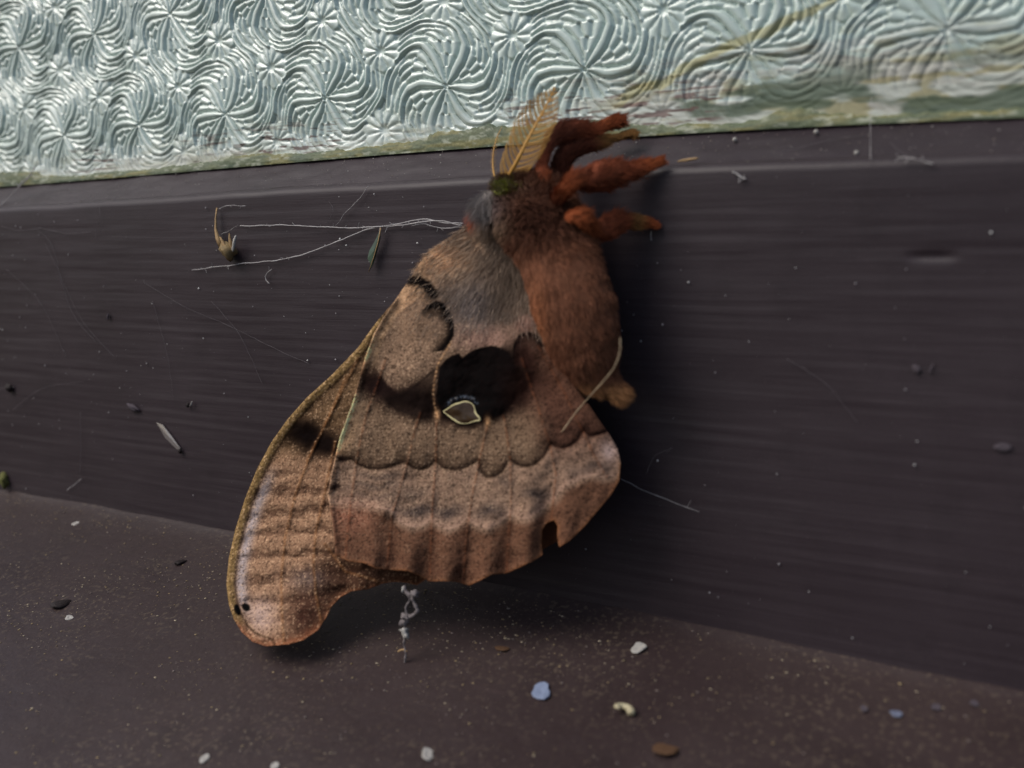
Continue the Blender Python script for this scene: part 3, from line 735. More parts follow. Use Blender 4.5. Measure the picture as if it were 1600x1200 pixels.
# grey shoulder tuft with its orange patch
def shoulder():
    n1, n2 = 14, 22; u = np.linspace(0, np.pi, n1); v = np.linspace(0, 2 * np.pi, n2, endpoint=False); U, Vv = np.meshgrid(u, v, indexing='ij')
    d = np.stack([np.sin(U) * np.cos(Vv), np.cos(U), np.sin(U) * np.sin(Vv)], -1)
    r = 1 + .3 * (fbm(d[..., 0] * 1.5, d[..., 2] * 1.5 + d[..., 1], 441) - .5)
    a = math.radians(28); p = d * r[..., None] * np.array([1.9, 2.4, 2.5]); p = np.stack([p[..., 0] * math.cos(a) + p[..., 2] * math.sin(a), p[..., 1], -p[..., 0] * math.sin(a) + p[..., 2] * math.cos(a)], -1)
    c0 = P(763, 328, 8.2); Vt = (p + c0).reshape(-1, 3); i = np.arange(n1 * n2).reshape(n1, n2); j = np.roll(i, -1, 1)
    def colr(V):
        q = topix(V); c = np.tile(lin(134, 126, 122), (len(V), 1)) * (.75 + .5 * fbm(q[:, 0] * .1, q[:, 1] * .1, 443))[:, None]
        c = lay(c, sstep(765, 785, q[:, 0]) * .8, lin(116, 92, 76)); c = lay(c, sstep(334, 348, q[:, 1]) * .7, lin(160, 134, 112))
        return lay(c, np.exp(-((q[:, 0] - 735) / 9) ** 2 - ((q[:, 1] - 342) / 12) ** 2), lin(198, 88, 44))
    o = mesh_np('shoulder_tuft', Vt, np.stack([i[:-1], j[:-1], j[1:], i[1:]], -1).reshape(-1, 4), M_SKIN, col=colr(Vt)); adopt(o); o['label'] = 'grey shoulder tuft with an orange patch'
    m = 3000; k = rng.integers(0, len(Vt), m); root = Vt[k] + rng.normal(0, .12, (m, 3)); nr = root - c0; nr /= np.linalg.norm(nr, axis=1)[:, None]
    col = colr(root) * (.65 + .7 * rng.random((m, 1)))
    V, F, C = hairs(root, nr * .5 + np.array([-.25, -.2, -.9]) + rng.normal(0, .2, (m, 3)), CAM - root, (.8 + 1.3 * rng.random(m)), .075, col, None, col * 1.2)
    h = mesh_np('fur', V, F, M_FUR, col=C); h.parent = o; h['kind'] = 'stuff'
shoulder()
# long hair on the wing roots
def wing_fur(n):
    px = rng.uniform(640, 880, n * 3); py = rng.uniform(325, 660, n * 3)
    w = np.exp(-np.hypot(px - 790, (py - 400) * .8) / 75) + .6 * np.exp(-((px - 690) / 40) ** 2 - ((py - 385) / 40) ** 2)
    blot = np.exp(-(((px - 742) / 84) ** 4 + ((py - 606) / 84) ** 4))
    k = inpoly(px, py, HW) & (rng.random(n * 3) < w * (1 - blot) * sstep(540, 480, py)); px, py = px[k][:n], py[k][:n]; n = len(px)
    D = Dwing(px, py) + hind_relief(px, py); root = P(px, py, D)
    ox, oy = px - 815, py - 300; l = np.hypot(ox, oy) + 1e-6
    sw = (fbm(px * .03, py * .03, 431) - .5) * 1.0
    dx, dy = ox / l + sw * .6 + rng.normal(0, .16, n), oy / l + rng.normal(0, .16, n)
    d = P(px + dx * 8, py + dy * 8, Dwing(px + dx * 8, py + dy * 8) + hind_relief(px, py)) - root
    d /= np.linalg.norm(d, axis=1)[:, None]; d[:, 1] -= .16 + .22 * rng.random(n)
    col = punch(hind_colour(px, py), 1.5, .75) * .75 + lin(146, 128, 114) * .25; col = col * 1.18 * (.65 + .75 * rng.random((n, 1)))
    vw = CAM - root; vw /= np.linalg.norm(vw, axis=1)[:, None]
    L_ = (1.0 + 1.3 * np.exp(-np.hypot(px - 790, py - 390) / 80)) * (.5 + .8 * rng.random(n))
    return hairs(root, d, vw + rng.normal(0, .4, (n, 3)), L_, .07, col, rng.normal(0, .12, (n, 3)), col * 1.2)
V, F, C = wing_fur(14000)
o = mesh_np('fur', V, F, M_FUR, col=C); o.parent = hind; o['kind'] = 'stuff'

# legs
def leg(pts, cols, label, seed):
    a = np.array(pts, float); q = np.c_[resample(a[:, [0, 1, 3]], 46)]; q = np.c_[q[:, :2], np.interp(np.linspace(0, 1, 46), np.r_[0, np.cumsum(np.hypot(*np.diff(a[:, :2], axis=0).T))] / np.hypot(*np.diff(a[:, :2], axis=0).T).sum(), a[:, 2]), q[:, 2]]; path = P(q[:, 0], q[:, 1], q[:, 3]); sc = FPX / ((path - CAM) @ fwd); r = np.maximum(q[:, 2], 1.2) / sc
    V, F = tube(path, r * .90, 16, .34, .35, seed)
    pp = topix(V); n = fbm(pp[:, 0] * .12, pp[:, 1] * .12, seed)
    tt = np.r_[np.repeat(np.linspace(0, 1, 46), 16), 0, 1]; kk = np.linspace(0, 1, len(cols))
    c = np.stack([np.interp(tt, kk, [q_[z] for q_ in cols]) for z in range(3)], 1) * (.7 + .6 * n[:, None])
    o = mesh_np('leg', V, F, M_SKIN, col=c * .85); adopt(o); o['label'] = label
    m = 5200; s = rng.random(m) * 44.9; k = s.astype(int); f = (s - k)[:, None]; ai = rng.integers(0, 16, m)
    R = V[:46 * 16].reshape(46, 16, 3); root = R[k, ai] * (1 - f) + R[k + 1, ai] * f; root = root + (R[k, (ai + 1) % 16] - R[k, ai]) * rng.random((m, 1))
    cc = path[k] * (1 - f) + path[k + 1] * f; nr = root - cc; nr /= np.linalg.norm(nr, axis=1)[:, None] + 1e-9
    tg = np.gradient(path, axis=0)[k]; tg /= np.linalg.norm(tg, axis=1)[:, None]
    px = topix(root); cl = np.stack([fbm(px[:, 0] * .1, px[:, 1] * .1, seed + z) - .5 for z in (1, 3, 5)], 1)
    col = c[k * 16 + ai] * (.7 + .7 * rng.random((m, 1)))
    thick = np.clip(r[k] / 1.0, .35, 1)
    V2, F2, C2 = hairs(root, tg * .9 + nr * .42 + rng.normal(0, .16, (m, 3)) + cl * .8, CAM - root, (.4 + 1.3 * rng.random(m) ** 2) * thick, .065, col * np.where(rng.random((m, 1)) < .25, .4, 1), -nr * .15, col * 1.2)
    h = mesh_np('fur', V2, F2, M_FUR, col=C2); h.parent = o; h['kind'] = 'stuff'
    # two small claws where it grips
    return o
RUST, RUSTD, RUSTO, OCH = lin(134, 70, 46), lin(104, 56, 40), lin(158, 84, 50), lin(146, 106, 62)
leg([(862,300,8,8.5),(853,282,10,8.8),(848,262,9,8.2),(850,246,8,7.6),(857,228,9,6.4),(866,216,15,5.0),(880,210,19,3.8),(900,206,20,2.2),(916,208,17,.9),(928,205,10,.2),(938,199,8,-.6),(954,192,10,-1.6),(970,188,9,-2.2),(978,187,7.5,-2.6)],
    [RUSTO, RUST, RUSTD, RUSTD, RUST, RUSTO, RUST], 'raised front leg, dark at the knee with a blunt rusty foot', 501)
leg([(868,290,14,5.5),(874,264,16,5.0),(884,244,16,4.0),(902,230,14,2.4),(920,226,11,.8),(940,222,11,-.6),(952,217,6,-1.2),(966,214,5,-2.0),(980,210,6,-2.6),(991,209,7,-3.0),(992,214,3,-3.2)],
    [RUSTD * .6, RUSTD * .55, RUSTD * .6, RUSTD, OCH, OCH, OCH], 'ochre-footed front leg reaching under the raised one', 511)
leg([(868,318,10,10.5),(878,302,12,11.0),(890,288,14,10.8),(903,279,14,9.8),(912,281,17,9.0),(922,281,21,8.0),(938,277,24,6.4),(956,273,24,4.8),(970,270,20,3.6),(979,269,11,2.9),(986,268,14,2.5),(996,264,13,2.0),(1008,260,10,1.5),(1022,256,7,1.0),(1038,250,6,.6)],
    [RUSTD, RUSTO, RUST, RUST, RUST, RUST, RUSTO, RUSTO], 'thick rusty middle leg tapering to a thin foot', 521)
leg([(886,340,9,10.5),(899,338,13,10.6),(911,340,15,10.0),(918,350,13,9.0),(926,359,11,7.8),(930,362,12,7.2),(940,361,18,6.2),(954,352,19,4.8),(966,345,17,3.8),(974,344,9,3.2),(984,346,11,2.6),(998,347,9,1.9),(1012,348,7,1.3),(1024,351,5,.8),(1029,353,3,.5)],
    [RUSTO, RUSTO, RUSTO, RUST, RUST, RUST, OCH, RUSTO, RUSTO], 'bent hind leg with a bright rusty knee', 531)

# feathered antennae
def antenna(shaft, lenL, lenR, npair, label, lift, curl, BR=.1, SR=1.0):
    q = resample(np.array(shaft, float), 60); path = P(q[:, 0], q[:, 1], q[:, 2])
    V, F = tube(path, np.linspace(.34, .07, 60) * SR, 8)
    o = mesh_np('antenna', V, F, M_HORN); adopt(o); o['label'] = label
    parts = []; tx = np.gradient(q[:, 0]); ty = np.gradient(q[:, 1])
    for k in range(npair):
        t = .04 + .95 * k / (npair - 1); f = t * 59; a = int(f); x, y, D = q[a]
        l = math.hypot(tx[a], ty[a]); dx, dy = tx[a] / l, ty[a] / l; prof = math.sin(math.pi * min(1, (t * .86 + .14))) ** .6 * (1 - .55 * t ** 3)
        for sgn, ln in ((-1, lenL), (1, lenR)):
            nx, ny = (-dy * sgn * -1, dx * sgn * -1)
            # sgn -1 = left of the shaft in the photograph
            nx, ny = (dy, -dx) if sgn == -1 else (-dy, dx)
            for sub in (0,):
                L_ = ln * prof * (1 - .25 * sub) * random.uniform(.95, 1.04); jit = random.uniform(-.03, .03); sh = sub * 2.5
                pts = []
                for u in np.linspace(0, 1, 6):
                    g = u * L_; fx = x + dx * (sh + g * (.55 + jit + .25 * u)) + nx * g * (.95 - .3 * u); fy = y + dy * (sh + g * (.55 + jit + .25 * u)) + ny * g * (.95 - .3 * u)
                    pts.append(P(fx, fy, D + lift * math.sin(u * 1.9) * (1 if sub else .15) + curl * u * u * sgn))
                parts.append(tube(np.array(pts), np.linspace(BR, BR * .45, 6), 3, cap=False))
    V, F, _ = merge(parts)
    b_ = mesh_np('feather_branches', V, F, M_HORN2); b_.parent = o; b_['kind'] = 'stuff'
    return o
M_HORN2 = plain('antenna_branches', lin(180, 138, 70), .55, .35, .2, 3000)
antenna([(786,292,8.0),(797,272,8.6),(810,248,8.8),(824,220,8.4),(839,192,7.6),(854,164,6.4),(867,136,5.0)], 50, 48, 42, 'golden feathered antenna pointing up over the glass', 1.3, .4)
antenna([(778,292,5.6),(772,272,5.0),(770,252,4.4),(772,232,3.8),(777,214,3.0),(784,198,2.2)], 6, 9, 22, 'far antenna seen almost edge-on', .4, .4, .03, .45)
# greenish tuft between the antennae, palps
m_ = 500; r0 = P(788 + rng.normal(0, 8, m_), 293 + rng.normal(0, 5, m_), 10.2 + rng.random(m_))
dd = rng.normal(0, .5, (m_, 3)) + np.array([.4, -.8, .3]); gc = np.where(rng.random((m_, 1)) < .55, lin(128, 134, 50), lin(150, 140, 104))
V, F, C = hairs(r0, dd, CAM - r0, 1.0 * rng.random(m_) + .4, .1, gc * (.7 + .5 * rng.random((m_, 1))))
o = mesh_np('face_tuft', V, F, M_FUR, col=C); o.parent = body; o['kind'] = 'stuff'; o['label'] = 'greenish tuft of hair at the antenna base'


# ------------------------------------------------------------------ silk threads and litter on the rail and sill
M_SILK = plain('spider_silk', lin(176, 172, 172), .5, .4, .2, 3000)
M_FAINT = plain('faint_silk', lin(104, 98, 102), .6, .2, .2, 3000)
M_HAIRT = plain('pale_thread', lin(190, 168, 138), .5, .4, .15, 3000)
def thread(pts, r, label, D=.5, group=None, fuzz=0, mat=None, wob=.12, name='silk_thread'):
    a = np.array([(p[0], p[1], (p[2] if len(p) > 2 else D)) for p in pts], float); n = max(24, int(np.linalg.norm(np.diff(a[:, :2], axis=0), axis=1).sum() / 4))
    q = resample(a, n); path = P(q[:, 0], q[:, 1], q[:, 2])
    path = path + np.stack([fbm(np.arange(n) * .25, np.full(n, z + len(label)), 601 + z) - .5 for z in range(3)], 1) * wob * 2 * np.array([1, .3, 1])
    parts = [tube(path, r * (.55 + .9 * vnoise(np.arange(n) * .4, np.full(n, 3.3), len(label))), 5)]
    for _ in range(fuzz):
        k = random.randrange(n); d = np.array([random.uniform(-1, 1), random.uniform(-.4, .1), random.uniform(-1, 1)]); l = random.uniform(.2, .9)
        parts.append(tube(np.array([path[k], path[k] + d * l * .5, path[k] + d * l + np.array([0, 0, random.uniform(-.3, .3)])]), r * .45, 4, cap=False))
    V, F, _ = merge(parts)
    return tag(mesh_np(name, V, F, mat or M_SILK), label, 'thread', group)
thread([(300,422),(380,412),(450,404),(500,388),(550,368),(580,357),(612,354),(650,349,.9),(680,345,1.2),(722,352,1.6)], .085, 'long pale silk strand sagging from the moth shoulder, the lower of two', .5, None, 22)
thread([(375,353),(450,352),(500,355),(540,356),(590,354),(630,348),(664,343,.9),(690,347,1.2),(724,350,1.6)], .085, 'pale silk strand running level to the moth shoulder, the upper of two', .6, None, 26)
thread([(645,352),(664,350),(690,357),(722,354,1.4)], .06, 'short loose silk loop where the two strands meet the moth', .8, None, 6)
thread([(425,420),(419,425),(415,433),(417,439),(421,443)], .07, 'small curled silk wisp under the hanging husk', .5, None, 3)
thread([(575,290),(562,310),(548,324),(534,340),(531,347)], .05, 'thin silk strand dropping from the rail edge above the two strands', .4, None, 4)
thread([(372,352),(355,362),(338,370)], .035, 'hair-thin silk between the husk and the upper strand', .5)
thread([(384,322),(366,321),(352,322),(342,326)], .05, 'short silk curl beside the top of the husk stalk', .5, None, 3)
thread([(224,441),(290,480),(356,508),(420,540),(483,569)], .03, 'faint straight web line crossing the brushed paint', .3, None, 0, M_FAINT)
thread([(2,354),(28,360),(60,357),(100,364),(142,363)], .035, 'kinked silk strand near the rail edge at the far end', .4, None, 8, M_FAINT)
thread([(58,358),(76,375),(96,438),(114,490),(150,535)], .03, 'faint web line slanting down from the kinked strand', .3, None, 0, M_FAINT)
thread([(125,645),(126,690),(124,742)], .03, 'faint upright web line above the sill corner', .3, None, 0, M_FAINT)
thread([(104,766),(118,756),(127,748)], .05, 'short bright silk scrap at the foot of the rail', .3)
thread([(0,322),(22,300),(44,278),(55,262)], .07, 'frayed silk wisp across the putty corner', -2.0, None, 10)
thread([(28,292),(40,280),(50,272)], .12, 'thick silk tuft stuck on the putty corner', -2.6, None, 14)
thread([(1210,240,-1.5),(1268,226,-3),(1330,214,-4),(1386,218,-4),(1404,236,-1.2),(1424,246,.3),(1460,254,.6)], .03, 'arched web strand spanning the glazing bead', -2, None, 5, M_FAINT)
thread([(1361,150,-6.0),(1361,200,-4.5),(1361,250,.4)], .028, 'upright web line hanging from the glass to the bead', 0)
thread([(1404,246),(1424,247),(1440,250),(1458,256)], .07, 'bright silk knot on the rail edge under the arched web', .5, None, 8)
thread([(970,748,1),(1010,768),(1060,788),(1092,800)], .04, 'faint silk line leaving the hindwing margin', .4, None, 2)
thread([(969,528,15.5),(969,548,15.4),(964,565,15.2),(951,586,14.6),(928,612,12.5),(902,642,10.4),(880,672,9.6),(861,695,9.0)], .075, 'pale bent thread lying across the abdomen and hindwing', 9, None, 0, M_HAIRT, .05)
WEBL = ['hair-thin web line just above the dark crumb at the rail end', 'long hair-thin web line slanting below the kinked strand', 'hair-thin web line over the rail edge beside the husk', 'hair-thin web line dropping towards the grey-green lint clump',
        'hair-thin web line slanting across the faint straight one', 'hair-thin web line over the rail edge above the wing scrap', 'hair-thin web line arching above the moss clump', 'hair-thin web line alone on the bare paint right of the moth', 'hair-thin web line curling beside the hindwing margin']
for k, pts in enumerate([[(10,420),(60,470),(104,560)],[(70,380),(90,420),(128,500),(180,560)],[(150,300,-2),(156,330),(148,372)],[(238,470),(262,560),(270,620)],[(330,470),(372,520),(410,600)],[(500,300,-1),(520,326),(512,350)],[(20,640),(60,610),(130,596)],
                         [(1230,560),(1290,600),(1340,660)],[(1010,740),(1024,712),(1050,700)]]):
    thread(pts, .022, WEBL[k], .35, 'hair-thin web lines on the rail', 2, M_FAINT)
thread([(1018,362),(1017,368),(1018,376)], .045, 'tiny silk dash under the hind foot', .3)

def blob(name, centre, size, mat, label, cat, seed, group=None, parent=None, n1=9, n2=14, rough=.5, rot=0, col=None):
    """irregular flake or crumb, size = half extents along x, y(out), z"""
    u = np.linspace(0, np.pi, n1); v = np.linspace(0, 2 * np.pi, n2, endpoint=False); U, Vv = np.meshgrid(u, v, indexing='ij')
    d = np.stack([np.sin(U) * np.cos(Vv), np.cos(U), np.sin(U) * np.sin(Vv)], -1)
    r = 1 + rough * (fbm(d[..., 0] * 1.6 + seed * 3.7, d[..., 2] * 1.6 + d[..., 1] + seed, 700 + seed) - .5) * 1.6
    p = d * r[..., None] * np.array(size)
    c_, s_ = math.cos(rot), math.sin(rot); p = np.stack([p[..., 0] * c_ - p[..., 2] * s_, p[..., 1], p[..., 0] * s_ + p[..., 2] * c_], -1)
    i = np.arange(n1 * n2).reshape(n1, n2); j = np.roll(i, -1, 1)
    V = (p + np.asarray(centre)).reshape(-1, 3); F = np.stack([i[:-1], j[:-1], j[1:], i[1:]], -1).reshape(-1, 4)
    if name is None: return V, [F]
    o = mesh_np(name, V, F, mat, parent)
    if label: tag(o, label, cat, group)
    return o
def flake(centre, w, h, mat, label, seed, tilt=(0, 0, 0), thick=.08, cat='flake', name='paint_flake', group=None):
    """thin chip lying on the sill: ragged outline, slightly cupped, real thickness"""
    n = 13; a = np.linspace(0, 2 * np.pi, n, endpoint=False); rr_ = 1 + .45 * (vnoise(a * 1.7, np.full(n, seed * 2.3), seed) - .5)
    top, bot, mid = [], [], []
    for k in range(n):
        x, y = math.cos(a[k]) * w * rr_[k], math.sin(a[k]) * h * rr_[k]; cup = .10 * (x * x / w + y * y / h) + .15 * (vnoise(x * 2, y * 2 + seed, 5) - .5)
        top.append((x * .93, y * .93, thick + cup)); bot.append((x, y, cup * .9)); mid.append((x * .5, y * .5, thick + cup * .3 + .05))
    V = np.array(top + bot + mid + [(0, 0, thick * .9)], float)
    k = np.arange(n); l = np.roll(k, -1)
    Q = np.r_[np.stack([k + n, l + n, l, k], -1), np.stack([k, l, l + 2 * n, k + 2 * n], -1)]; Tt = np.stack([k + 2 * n, l + 2 * n, np.full(n, 3 * n)], -1)
    R = np.array(Matrix.Rotation(tilt[2], 3, 'Z') @ Matrix.Rotation(tilt[0], 3, 'X') @ Matrix.Rotation(tilt[1], 3, 'Y'))
    o = mesh_np(name, V @ R.T + np.asarray(centre), [Q, Tt], mat, smooth=False)
    return tag(o, label, cat, group)
TS = math.radians(16)
M_WHITE = plain('white_chip', lin(176, 172, 166), .55, .4, .15, 2500); M_BLUE = plain('blue_grey_chip', lin(128, 140, 166), .5, .4, .2, 2500)
M_STRAW = plain('straw', lin(170, 140, 100), .6, .3, .3, 2500); M_BROWN = plain('brown_crumb', lin(92, 68, 50), .8, .2, .35, 2500)
M_DULLB = plain('dull_blue_chip', lin(112, 118, 138), .6, .3, .2, 2500); M_LINT = plain('dull_lint', lin(84, 77, 83), .85, .1, .3, 2500); M_GREEN = plain('moss', lin(104, 104, 64), .9, .1, .4, 2500); M_DARK = plain('dark_crumb', lin(36, 28, 28), .7, .3, .3, 2500); M_GREY = plain('grey_web_lint', lin(122, 114, 114), .85, .1, .3, 2500)
for k, (x, y, w, h, mt, rz, lb) in enumerate([
    (845,1082,1.5,1.9,M_BLUE,.3,'oval blue-grey chip lying on the sill below the hindwing'),
    (997,1014,1.25,1.5,M_WHITE,-.2,'bright white chip on the sill close to the rail'),
    (1108+292,1116,1.3,1.1,M_DULLB,.4,'larger dull bluish flake on the sill in a row of blurred flakes'),
    (1462,1106,1.1,1.2,M_LINT,.1,'grey flake beside the larger bluish one in the blurred row'),
    (1350,1108,.9,1.0,M_LINT,.2,'smallest brownish-grey flake at the start of the blurred row'),
    (1522,1100,1.0,1.1,M_LINT,.5,'faint flake ending the blurred row on the sill'),
    (118,819,1.4,1.2,M_WHITE,.0,'white chip on the sill near the far rail foot'),
    (108,966,1.2,1.2,M_WHITE,.6,'small white chip beside a dark crumb on the sill'),
    (320,1186,1.0,1.5,M_WHITE,.3,'dull white flake on the front of the sill below the wing tip'),
    (430,1197,1.0,1.2,M_WHITE,.1,'pale flake half cut off at the sill front'),
    (668,1180,1.5,1.9,M_WHITE,.8,'ragged white flake on the sill front below the lint string')]):
    flake(PS(x, y, .03), w * (.8 if k < 2 else .5), h * (.8 if k < 2 else .5), mt, lb, 20 + k, (TS, random.uniform(-.15, .15), rz))
# curled shell
c0 = PS(972, 1117, .5); a = np.linspace(0, 4.6, 26)
V, F = tube(c0 + np.stack([np.cos(a) * (1.05 - .1 * a), np.sin(a) * (1.05 - .1 * a) * .9, .12 * a], 1), np.linspace(.5, .16, 26), 9, .15, .4, 9)
tag(mesh_np('snail_shell', V, F, plain('shell', lin(188, 178, 146), .5, .4, .25, 1800)), 'tiny curled cream shell on the sill', 'shell')
blob('brown_crumb', PS(785, 1014, .15), (1.1, 1.0, .08), M_BROWN, 'flat brown stain-like crumb on the sill right of the lint string', 'crumb', 31)
blob('brown_crumb', PS(1040, 1172, .15), (1.5, 1.4, .08), M_BROWN, 'wide brown crumb on the sill front', 'crumb', 33)
blob('dark_crumb', PS(96, 945, .15), (1.5, 1.6, .4), M_DARK, 'dark flat crumb beside a small white chip', 'crumb', 35)
blob('dark_crumb', PS(283, 880, .15), (.7, 1.3, .35), M_DARK, 'dark sliver on the sill left of the forewing', 'crumb', 37)
blob('moss_clump', P(6, 752, .6), (1.2, .8, 1.3), M_GREEN, 'greenish moss clump at the rail foot', 'moss', 39, n1=12, n2=18, rough=1.0)
blob('dark_crumb', P(14, 606, .5), (1.0, .5, .8), M_DARK, 'blurred dark crumb stuck to the rail at its far end', 'crumb', 41)
blob('lint_clump', P(207, 636, .4), (1.5, .3, .5), M_LINT, 'grey-green lint clump on the rail left of the moth', 'lint', 43, rough=1.1, rot=-.3)
blob('dark_crumb', P(293, 633, .5), (.32, .25, .45), M_DARK, 'tiny dark crumb beside a white splinter on the rail', 'crumb', 45)
blob('white_splinter', P(299, 631, .5), (.13, .15, .5), M_WHITE, 'tiny white splinter beside a dark crumb on the rail', 'splinter', 47, rot=-.5)
blob('white_splinter', P(169, 495, .4), (.18, .2, .6), M_LINT, 'white splinter on the rail below the husk', 'splinter', 49, rot=-.2)
blob('straw_splinter', P(1074, 250, -.6), (1.3, .15, .17), M_STRAW, 'pale straw splinter on the bead beside the middle foot', 'splinter', 51, rot=.1)
for k, (x, y, D, lb) in enumerate([(1148,218,-4.4,'round white bead next to the putty behind the moth feet'), (1275,206,-4.9,'round white bead close to the putty beyond the arched web'), (1338,239,-1.9,'round white bead on the glazing bead under the arched web')]):
    blob('white_bead', P(x, y, D), (.27, .25, .27), M_WHITE, lb, 'bead', 53 + k, 'white beads on the glazing bead', rough=.2)
blob('pale_crumb', P(1432, 576, .3), (.4, .06, .5), M_LINT, 'pale lilac crumb on the rail below the slot-shaped dent', 'crumb', 57, rot=.6)
blob('pale_crumb', P(1455, 575, .3), (.12, .06, .6), M_LINT, 'upright pale fleck beside the lilac crumb on the rail', 'crumb', 58, rot=-.3)
blob('pale_crumb', P(1568, 699, .3), (.9, .06, .4), M_LINT, 'pale smudge-like fleck low on the near end of the rail', 'crumb', 59)
thread([(1145,269),(1152,272),(1160,278),(1166,280)], .10, 'white squiggle of lint under the rail edge beside the feet', .4, None, 4)

# hanging seed husk
husk = empty('seed_husk', None, 'dry straw husk hanging by a thin stalk from the rail edge', 'husk')
V, F = tube(P(np.array([339,337,337,340,346]), np.array([325,340,358,372,384]), np.array([.5,.8,1.0,1.2,1.3])), np.array([.12,.14,.2,.34,.5]), 8, .3, .5, 5)
mesh_np('stalk', V, F, M_STRAW, husk)
V, F = blob(None, P(356, 391, 1.3), (1.55, 1.1, 1.35), None, None, None, 61, rough=.8, rot=-.5); mesh_np('pod', V, F, plain('husk_pod', lin(132, 112, 78), .7, .3, .45, 1500), husk)
for k, (x, y, r) in enumerate(((366,380,-.3), (360,377,.25), (349,380,.6))):
    V, F = blob(None, P(x, y, 1.8), (.3, .25, 1.3), None, None, None, 63 + k, rough=.6, rot=r); mesh_np('husk_scale', V, F, M_STRAW if k else M_WHITE, husk)
# insect wing fragment hanging from the upper strand
wf = empty('insect_wing_fragment', None, 'narrow greenish insect wing scrap hanging from the silk strands', 'wing scrap')
def membrane(name, poly, D, mat, parent):
    a = np.array(poly, float); n = len(a); c = a.mean(0)
    Vt = np.r_[P(a[:, 0], a[:, 1], D), P(c[0], c[1], D + .15)[None]]; Vb_ = Vt + np.array([0, .1, 0]); k = np.arange(n); l = np.roll(k, -1)
    F = np.r_[np.stack([k, l, np.full(n, n)], -1), np.stack([l + n + 1, k + n + 1, np.full(n, 2 * n + 1)], -1)]
    Q = np.stack([l, k, k + n + 1, l + n + 1], -1)
    return mesh_np(name, np.r_[Vt, Vb_], [F, Q], mat, parent, smooth=False)
m, N, L, b = new_mat('insect_membrane'); L.new(mixcol(N, L, noise(N, L, 500, 3, .6, coords(N, L)), tuple(lin(64, 62, 46)), tuple(lin(88, 120, 104))), b.inputs['Base Color']); b.inputs['Roughness'].default_value = .3
b.inputs['Transmission Weight'].default_value = .25; M_MEMB = m
membrane('blade', [(594,358),(588,372),(577,392),(574,404),(579,412),(576,424),(583,412),(589,392),(594,372)], .9, M_MEMB, wf)
V, F = tube(P(np.array([595,591,584,576]), np.array([356,378,402,425]), np.array([1.05]*4)), np.array([.12,.1,.09,.05]), 6); mesh_np('vein', V, F, M_STRAW, wf)
wf2 = empty('insect_wing_fragment', None, 'clear narrow insect wing lying slanted on the rail left of the moth', 'wing scrap')
m, N, L, b = new_mat('clear_membrane'); b.inputs['Base Color'].default_value = (*lin(112, 104, 106), 1); b.inputs['Roughness'].default_value = .35; b.inputs['Transmission Weight'].default_value = .5
membrane('blade', [(244,660),(254,664),(270,684),(284,704),(276,702),(258,684)], .4, m, wf2)
V, F = blob(None, P(281, 705, .5), (.4, .3, .5), None, None, None, 67); mesh_np('wing_root', V, F, M_DARK, wf2)

# lint string standing on the sill under the wing
ls = empty('lint_string', None, 'knotted grey lint string rising from the sill under the wing edge', 'lint')
base = PS(632, 1036, 0); Db = -base[1]
def PL(x, y): return P(x, y, Db)
cs = [(632,1036),(634,1020),(631,1006),(633,996),(632,980),(636,962),(634,950),(640,936),(634,925),(632,915)]
V, F = tube(resample(np.array([PL(*c) for c in cs]), 60), .13 * (.6 + rng.random(60)), 6, .3, .6, 7); mesh_np('strand', V, F, M_GREY, ls)
V, F = tube(resample(np.array([PL(*c) for c in [(634,925),(642,932),(648,944),(652,954),(644,962),(634,966)]]), 30), .2 * (.6 + rng.random(30)), 6, .3, .6, 8); mesh_np('strand', V, F, M_GREY, ls)
for k, (x, y, w, h, mt) in enumerate([(650,928,.95,.75,M_GREY),(634,963,.9,.8,M_GREY),(631,974,.8,.9,M_GREY),(634,990,.85,1.0,M_WHITE),(631,985,.7,.5,M_WHITE),(630,921,.4,.6,M_WHITE)]):
    V, F = blob(None, PL(x, y), (w * .62, .45, h * .62), None, None, None, 71 + k, rough=1.6); mesh_np('lint_knot', V, F, mt, ls)
V, F = tube(resample(np.array([PL(*c) for c in [(622,1018),(630,1015),(636,1018)]]), 10), .12, 6); mesh_np('strand', V, F, M_STRAW, ls)

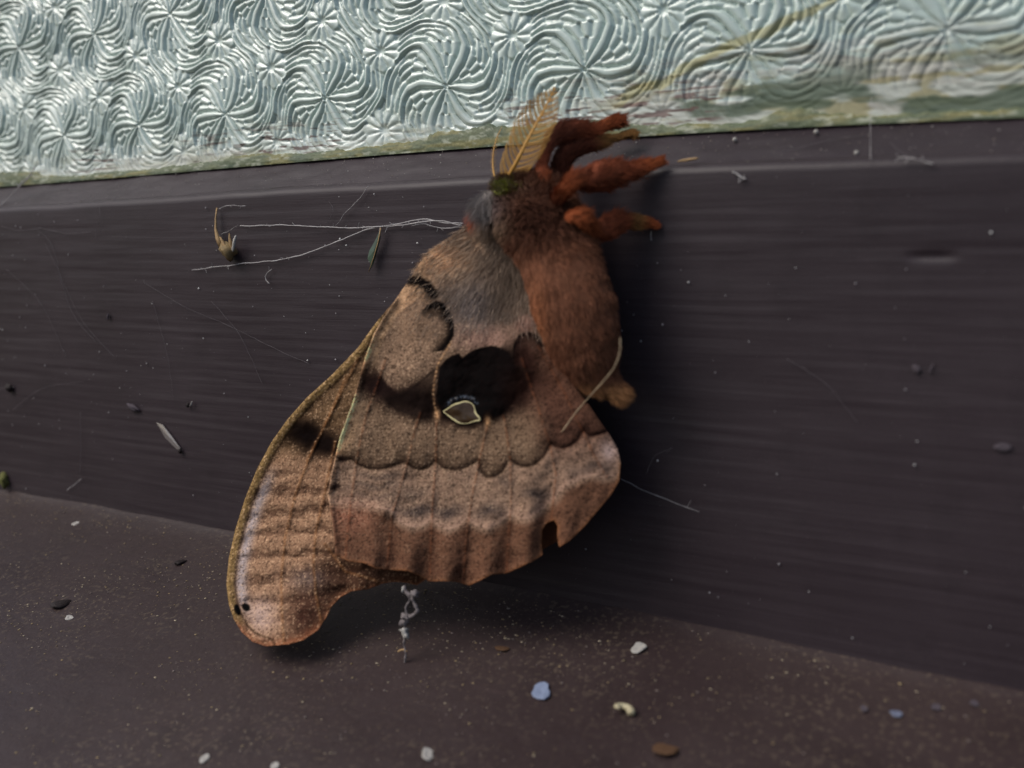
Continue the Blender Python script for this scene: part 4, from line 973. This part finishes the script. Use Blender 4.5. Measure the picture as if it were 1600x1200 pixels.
# dust: pollen on the sill and specks on the rail, far too many to count
def specks(name, n, place, label, cat, cols, smin, smax, seed, flat=(1, 1, .4)):
    r = np.random.default_rng(seed); O = np.array([(1,0,0),(-1,0,0),(0,1,0),(0,-1,0),(0,0,1),(0,0,-1)], float)
    Ft = np.array([(0,2,4),(2,1,4),(1,3,4),(3,0,4),(2,0,5),(1,2,5),(3,1,5),(0,3,5)])
    ps = place(r, n); n = len(ps); s = smin + (smax - smin) * r.random(n) ** 4
    V = ps[:, None] + (O * np.array(flat))[None] * s[:, None, None] * r.uniform(.6, 1.4, (n, 6, 1)); F = (np.arange(n)[:, None, None] * 6 + Ft[None]).reshape(-1, 3)
    cc = np.array(cols)[r.integers(0, len(cols), n)] * r.uniform(.6, 1.15, (n, 1))
    o = mesh_np(name, V.reshape(-1, 3), F, M_SPECK, col=np.repeat(cc, 6, 0)); o['kind'] = 'stuff'; return tag(o, label, cat)
M_SPECK = vcol_mat('speck', .7, .3)
def on_sill(r, n):
    x = r.uniform(-225, 20, n); o = r.uniform(.8, 60, n); k = r.random(n) < (.25 + .75 * sstep(.42, .62, fbm(x * .1, o * .1, 801))) * (.30 + .70 * np.exp(-o / 16)) * (.35 + .65 * sstep(-25, -75, x))
    x, o = x[k], o[k]; z = sill_z(x, o) + (fbm(x * .06, o * .06, 31) - .5) * .7 + .02; return np.stack([x, -o, z], 1)
specks('pollen_grains', 30000, on_sill, 'yellow pollen and grit scattered over the sill', 'pollen', [lin(160, 140, 106), lin(140, 124, 98), lin(178, 164, 140), lin(136, 124, 118)], .06, .26, 3)
def on_rail(r, n):
    x = r.uniform(-198, 4, n); t = r.random(n); z = z_crease(x) + 1 + t * (z_edge(x) - z_crease(x) - 2); k = r.random(n) < .25 + .75 * sstep(.45, .65, fbm(x * .06, z * .06, 811)) * sstep(-30, -110, x)
    x, z = x[k], z[k]; return np.stack([x, -.3 + 0 * x, z], 1)
specks('dust_specks', 1500, on_rail, 'pale dust specks stuck to the brushed rail paint', 'dust', [lin(180, 178, 180), lin(150, 146, 150), lin(206, 206, 206)], .03, .20, 5, (1, .3, 1))
def on_bead(r, n):
    x = r.uniform(-198, 4, n); t = r.random(n); z = z_putty(x) * (1 - t) + (z_edge(x) + .55) * t; return np.stack([x, (G - .2) * (1 - t) + .9 * t - .22, z + .15], 1)
specks('bead_grit', 1300, on_bead, 'pale grit lying along the sloping glazing bead', 'grit', [lin(168, 160, 150), lin(140, 128, 118), lin(190, 186, 180)], .04, .17, 9, (1, .5, .5))
